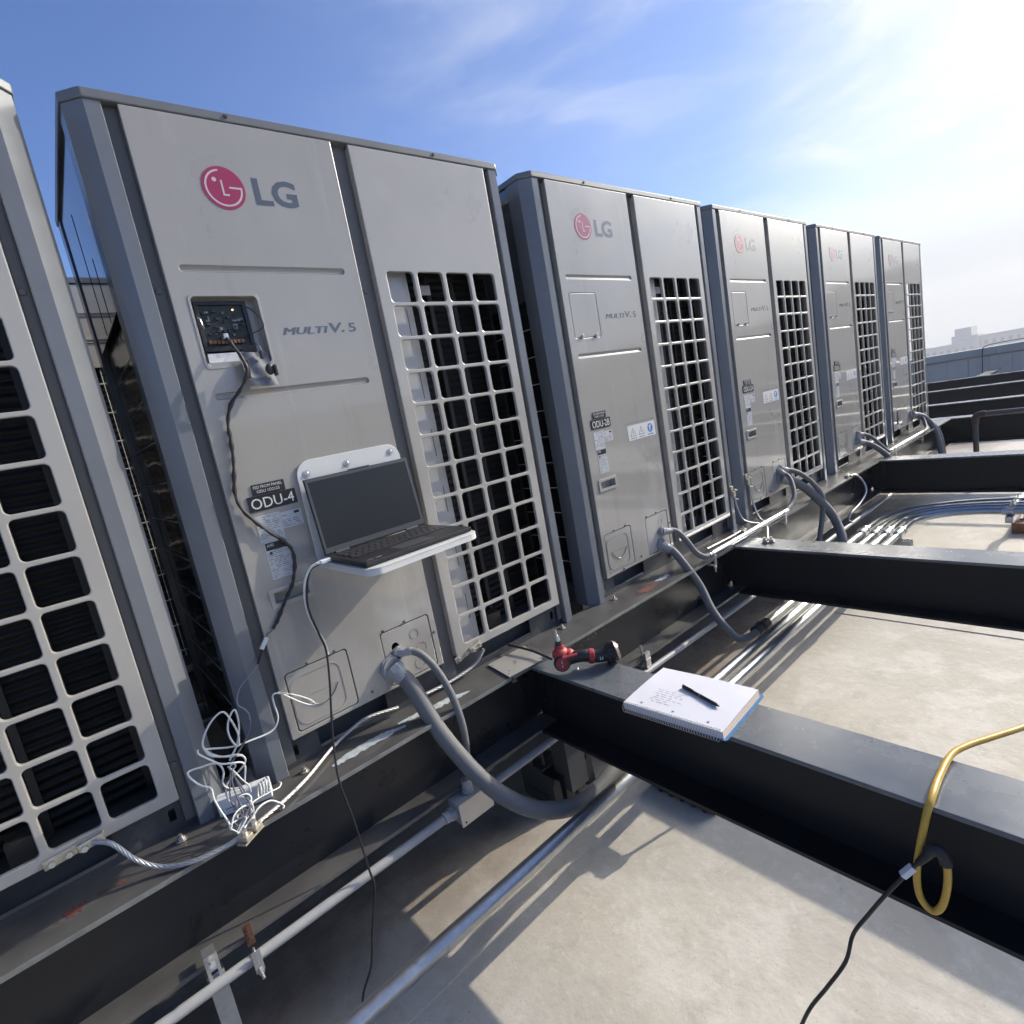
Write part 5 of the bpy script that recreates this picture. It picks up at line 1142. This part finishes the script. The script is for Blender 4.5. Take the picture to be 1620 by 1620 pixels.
b = MB(); b.tube([HP + ax * 0.012 + Vector((0.0, 0.010, -0.002)), HP + ax * 0.04 + Vector((0, 0.006, 0.006)), HP + ax * 0.075 + Vector((0, 0.002, 0.008)), HP + ax * 0.108, HP + ax * 0.145], 0.019, 20, seg=6, rfun=lambda f, i: 0.0205 - 0.002 * math.sin(f * 3.1) + 0.003 * f); b.build('handle', M_black, t, o)
b = MB(); b.cyl(HP + ax * 0.088 + Vector((0, 0.001, 0.004)), HP + ax * 0.104 + Vector((0, 0, 0.001)), 0.0235, 0.0242, n=24, bev=0.002); b.build('red_band', M_red, t, o)
b = MB(); side = tocam
c0 = HP + ax * 0.122 + side * 0.0240
for k in range(2): 
    p = c0 + Vector((0, 0, -0.004)) + ax * (0.007 * k); b.cyl(p - Vector((0, 0, 0.004)), p + Vector((0, 0, 0.006)), 0.0016, n=6)
b.build('switch_mark', M_engr, t, o)
b = MB(); b.cyl(BP - ax * 0.022, BP + ax * 0.006, 0.0300, 0.0345, n=30, bev=0.004)
for k in range(18):
    a = 2 * math.pi * k / 18; u_ = ax.orthogonal().normalized(); w_ = ax.cross(u_); p = BP + (u_ * math.cos(a) + w_ * math.sin(a)) * 0.034; b.cyl(p - ax * 0.018, p + ax * 0.004, 0.0025, n=6)
b.build('battery_foot', M_black, t, o)
b = MB(); b.cyl(BP + ax * 0.0065 + Vector((0, 0, 0.006)), BP + ax * 0.018 + Vector((0, 0, 0.008)), 0.0335, 0.028, n=30, bev=0.002)
for k in range(7): b.sphere(BP + ax * 0.012 + Vector((0.0, 0.004 * (k % 3) - 0.004, -0.018 + 0.007 * k)), 0.008, (0.7, 1.1, 1), n=8)
b.build('battery_cap', mat('worn_battery_label', (0.30, 0.22, 0.19), 0.35, metal=0.3, noise=(60, 0.6)), t, o)
b = MB(); b.tube([HP + Vector((0.02, -0.018, -0.036)), HP + Vector((0.035, -0.028, -0.036)), HP + Vector((0.045, -0.022, -0.036))], 0.0022, 6); b.build('belt_clip', M_zinc, t, o)

# ------------------------------------------------------------ notebook and pen
NM = Matrix.Translation((0.815, -0.840, 0.001)) @ Matrix.Rotation(math.radians(3.5), 4, 'Z')     # x across the page, y along the spine
NW, NL = 0.217, 0.277; no = tuple(NM.translation)
t = thing('spiral_notebook', no, 'open spiral notebook with faint writing lying on the nearest cross beam', 'notebook')
b = MB(); plate(b, rrect(0.004, NW + 0.016, -0.004, NL, 0.008), [], 0.0, 0.0014, plane='xy'); b.v = [tuple(NM @ Vector((p[0], p[1] - 0.004, p[2]))) for p in b.v]; b.build('blue_cover', M_cover, t, no)
b = MB(); b.v = []; bb = MB()
# page block with a slightly lifted, wavy top
nx, ny = 14, 14; vs_ = []
def ptop(i, j):
    fx = i / nx; fy = j / ny; return 0.0215 + 0.004 * math.sin(fx * 2.6) * (0.6 + 0.4 * fy) + 0.0025 * math.sin(fy * 3.1 + 0.4) * fx
for j in range(ny + 1):
    for i in range(nx + 1):
        vs_.append(NM @ Vector((0.006 + (NW - 0.006) * i / nx, NL * j / ny, ptop(i, j))))
fs = [(j * (nx + 1) + i, j * (nx + 1) + i + 1, (j + 1) * (nx + 1) + i + 1, (j + 1) * (nx + 1) + i) for j in range(ny) for i in range(nx)]
bb.add(vs_, fs); 
def skirt(idx, mi, skew=(0, 0)):
    n0 = len(bb.v); lay = 9
    for l in range(lay + 1):
        for k in idx:
            p = NM.inverted() @ Vector(vs_[k]); z = p.z + (0.0018 - p.z) * l / lay
            jt = 0.0008 * math.sin(l * 2.3 + 1) if 0 < l < lay else 0
            bb.v.append(tuple(NM @ Vector((p.x + skew[0] * l / lay + (jt if skew[0] or skew[1] == 0 else 0), p.y + skew[1] * l / lay + (jt if skew[1] else 0), z))))
    m_ = len(idx)
    for l in range(lay):
        for k in range(m_ - 1): bb.f.append([n0 + l * m_ + k, n0 + l * m_ + k + 1, n0 + (l + 1) * m_ + k + 1, n0 + (l + 1) * m_ + k]); bb.mi.append(mi)
skirt([i for i in range(nx + 1)], 1, (0.0, -0.001)); skirt([ny * (nx + 1) + i for i in range(nx + 1)], 1, (0.0, 0.001)); skirt([j * (nx + 1) for j in range(ny + 1)], 2, (0.0005, 0)); skirt([j * (nx + 1) + nx for j in range(ny + 1)], 1, (0.002, 0))
bb.build('page_block', [M_paper, M_pagee, M_paper], t, no, sharp=50)
b = MB(); turns = 38
for k in range(turns):
    yy = 0.008 + (NL - 0.016) * k / (turns - 1); pts_ = []
    for s_ in range(9):
        a = 2 * math.pi * s_ / 8.6 - 0.6; pts_.append(NM @ Vector((0.0075 + 0.0125 * math.cos(a) - 0.004, yy + 0.0022 * s_ / 8, 0.0115 + 0.0155 * math.sin(a))))
    b.tube(pts_, 0.0009, 5, seg=2)
b.build('wire_spiral', M_silver, t, no)
b = MB(); q = random.Random(2)
def top_at(x_, y_):
    return ptop(x_ / NW * nx, y_ / NL * ny) + 0.0004
for r_ in range(7):                                                    # a short handwritten list near the far spine corner
    xl = 0.045 + 0.0095 * r_; yy = 0.225 - q.uniform(0, 0.01)
    for w_ in range(q.choice((3, 4, 5))):
        L_ = q.uniform(0.008, 0.018); pts_ = []
        for s_ in range(8):
            y_ = yy - L_ * s_ / 7; x_ = xl + 0.0018 * math.sin(s_ * 2.2 + w_) + q.uniform(-.0006, .0006); pts_.append(NM @ Vector((x_, y_, top_at(x_, y_) - 0.0003)))
        b.tube(pts_, 0.00026, 4, seg=2); yy -= L_ + 0.006
b.build('pencil_writing', M_ink, t, no)
b = MB()
for yy in (0.045, 0.14, 0.232): 
    c = Vector((0.026, yy, top_at(0.026, yy))); b.cyl(NM @ c, NM @ (c + Vector((0, 0, 0.0004))), 0.0032, n=14)
for k in range(turns):
    yy = 0.0095 + (NL - 0.016) * k / (turns - 1); c = Vector((0.012, yy, top_at(0.012, yy))); b.cyl(NM @ c, NM @ (c + Vector((0, 0, 0.0003))), 0.0012, n=6)
b.build('punch_hole', M_ink, t, no)
pa = Vector((0.941, -0.662, 0.031)); pb = Vector((0.903, -0.788, 0.031)); d = (pb - pa).normalized()
t = thing('ballpoint_pen', tuple(pa), 'black pen with a gold ring lying on the notebook page', 'pen'); o = tuple(pa)
b = MB(); b.cyl(pa, pa + d * 0.064, 0.0048, 0.0042, n=18, bev=0.001); b.cyl(pa + d * 0.0665, pa + d * 0.120, 0.0046, 0.0045, n=18); b.build('barrel', M_pen, t, o)
b = MB(); b.cyl(pa + d * 0.0641, pa + d * 0.0664, 0.0048, n=18); b.build('ring', M_brassb, t, o)
b = MB(); b.cyl(pa + d * 0.1202, pa + d * 0.132, 0.0042, 0.0012, n=14); b.build('tip', M_pen, t, o)
b = MB(); b.box(-0.0012, 0.0012, 0, 0.040, 0.0050, 0.0064, 0, 0.0004, xf=Matrix.Translation(pa) @ d.to_track_quat('Y', 'Z').to_matrix().to_4x4()); b.build('clip', M_pen, t, o)

# ------------------------------------------------------------ yellow extension cord and black cord
t = thing('extension_cord', (0.93, -1.224, 0.01), 'yellow extension cord draped in a loop over the nearest cross beam', 'cord'); o = (0.93, -1.224, 0.01)
yp = [(2.6, -1.75, 0.03), (2.25, -1.62, 0.012), (1.75, -1.50, -0.03), (1.40, -1.395, -0.022), (1.195, -1.311, 0.0), (1.116, -1.273, 0.006), (1.054, -1.243, 0.010), (1.005, -1.227, 0.011), (0.93, -1.224, 0.0095), (0.862, -1.227, 0.009), (0.834, -1.224, -0.012), (0.825, -1.213, -0.081), (0.820, -1.207, -0.136), (0.819, -1.2085, -0.180), (0.820, -1.219, -0.203), (0.820, -1.232, -0.205), (0.820, -1.244, -0.182), (0.820, -1.252, -0.14), (0.820, -1.254, -0.105), (0.820, -1.252, -0.085)]
b = MB(); b.tube(yp, 0.0062, 14, seg=7); b.build('yellow_jacket', M_yellow, t, o)
b = MB(); b.tube([(0.820, -1.2525, -0.092), (0.820, -1.250, -0.078), (0.819, -1.243, -0.068), (0.818, -1.234, -0.070), (0.817, -1.228, -0.078)], 0.0105, 16, seg=5); b.build('socket', M_rubber, t, o)
t = thing('power_cable', (0.814, -1.226, -0.083), 'black power cord with a white tag plugged into the yellow cord', 'cord'); o = (0.814, -1.226, -0.083)
b = MB(); b.tube([(0.816, -1.228, -0.080), (0.812, -1.222, -0.090), (0.806, -1.213, -0.102)], 0.0078, 14, seg=4, rfun=lambda f, i: 0.0088 - 0.003 * f); b.build('plug', M_black, t, o)
b = MB(); b.tube([(0.808, -1.216, -0.098), (0.800, -1.204, -0.114), (0.790, -1.190, -0.137), (0.770, -1.168, -0.172), (0.755, -1.140, -0.225), (0.740, -1.117, -0.272), (0.720, -1.107, -0.325), (0.700, -1.075, -0.395), (0.68, -1.045, -0.455), (0.66, -1.02, -0.53), (0.62, -1.0, -0.60), (0.50, -1.0, -0.634), (0.2, -1.25, -0.635)], 0.0036, 10, seg=6); b.build('black_jacket', M_black, t, o)
b = MB(); b.box(-0.006, 0.006, -0.0055, 0.0055, -0.014, 0.014, 0, 0.001, xf=Matrix.Translation((0.797, -1.199, -0.121)) @ (Vector((0.797, -1.199, -0.121)) - Vector((0.806, -1.213, -0.102))).to_track_quat('Z', 'Y').to_matrix().to_4x4()); b.build('paper_tag', M_plast, t, o)
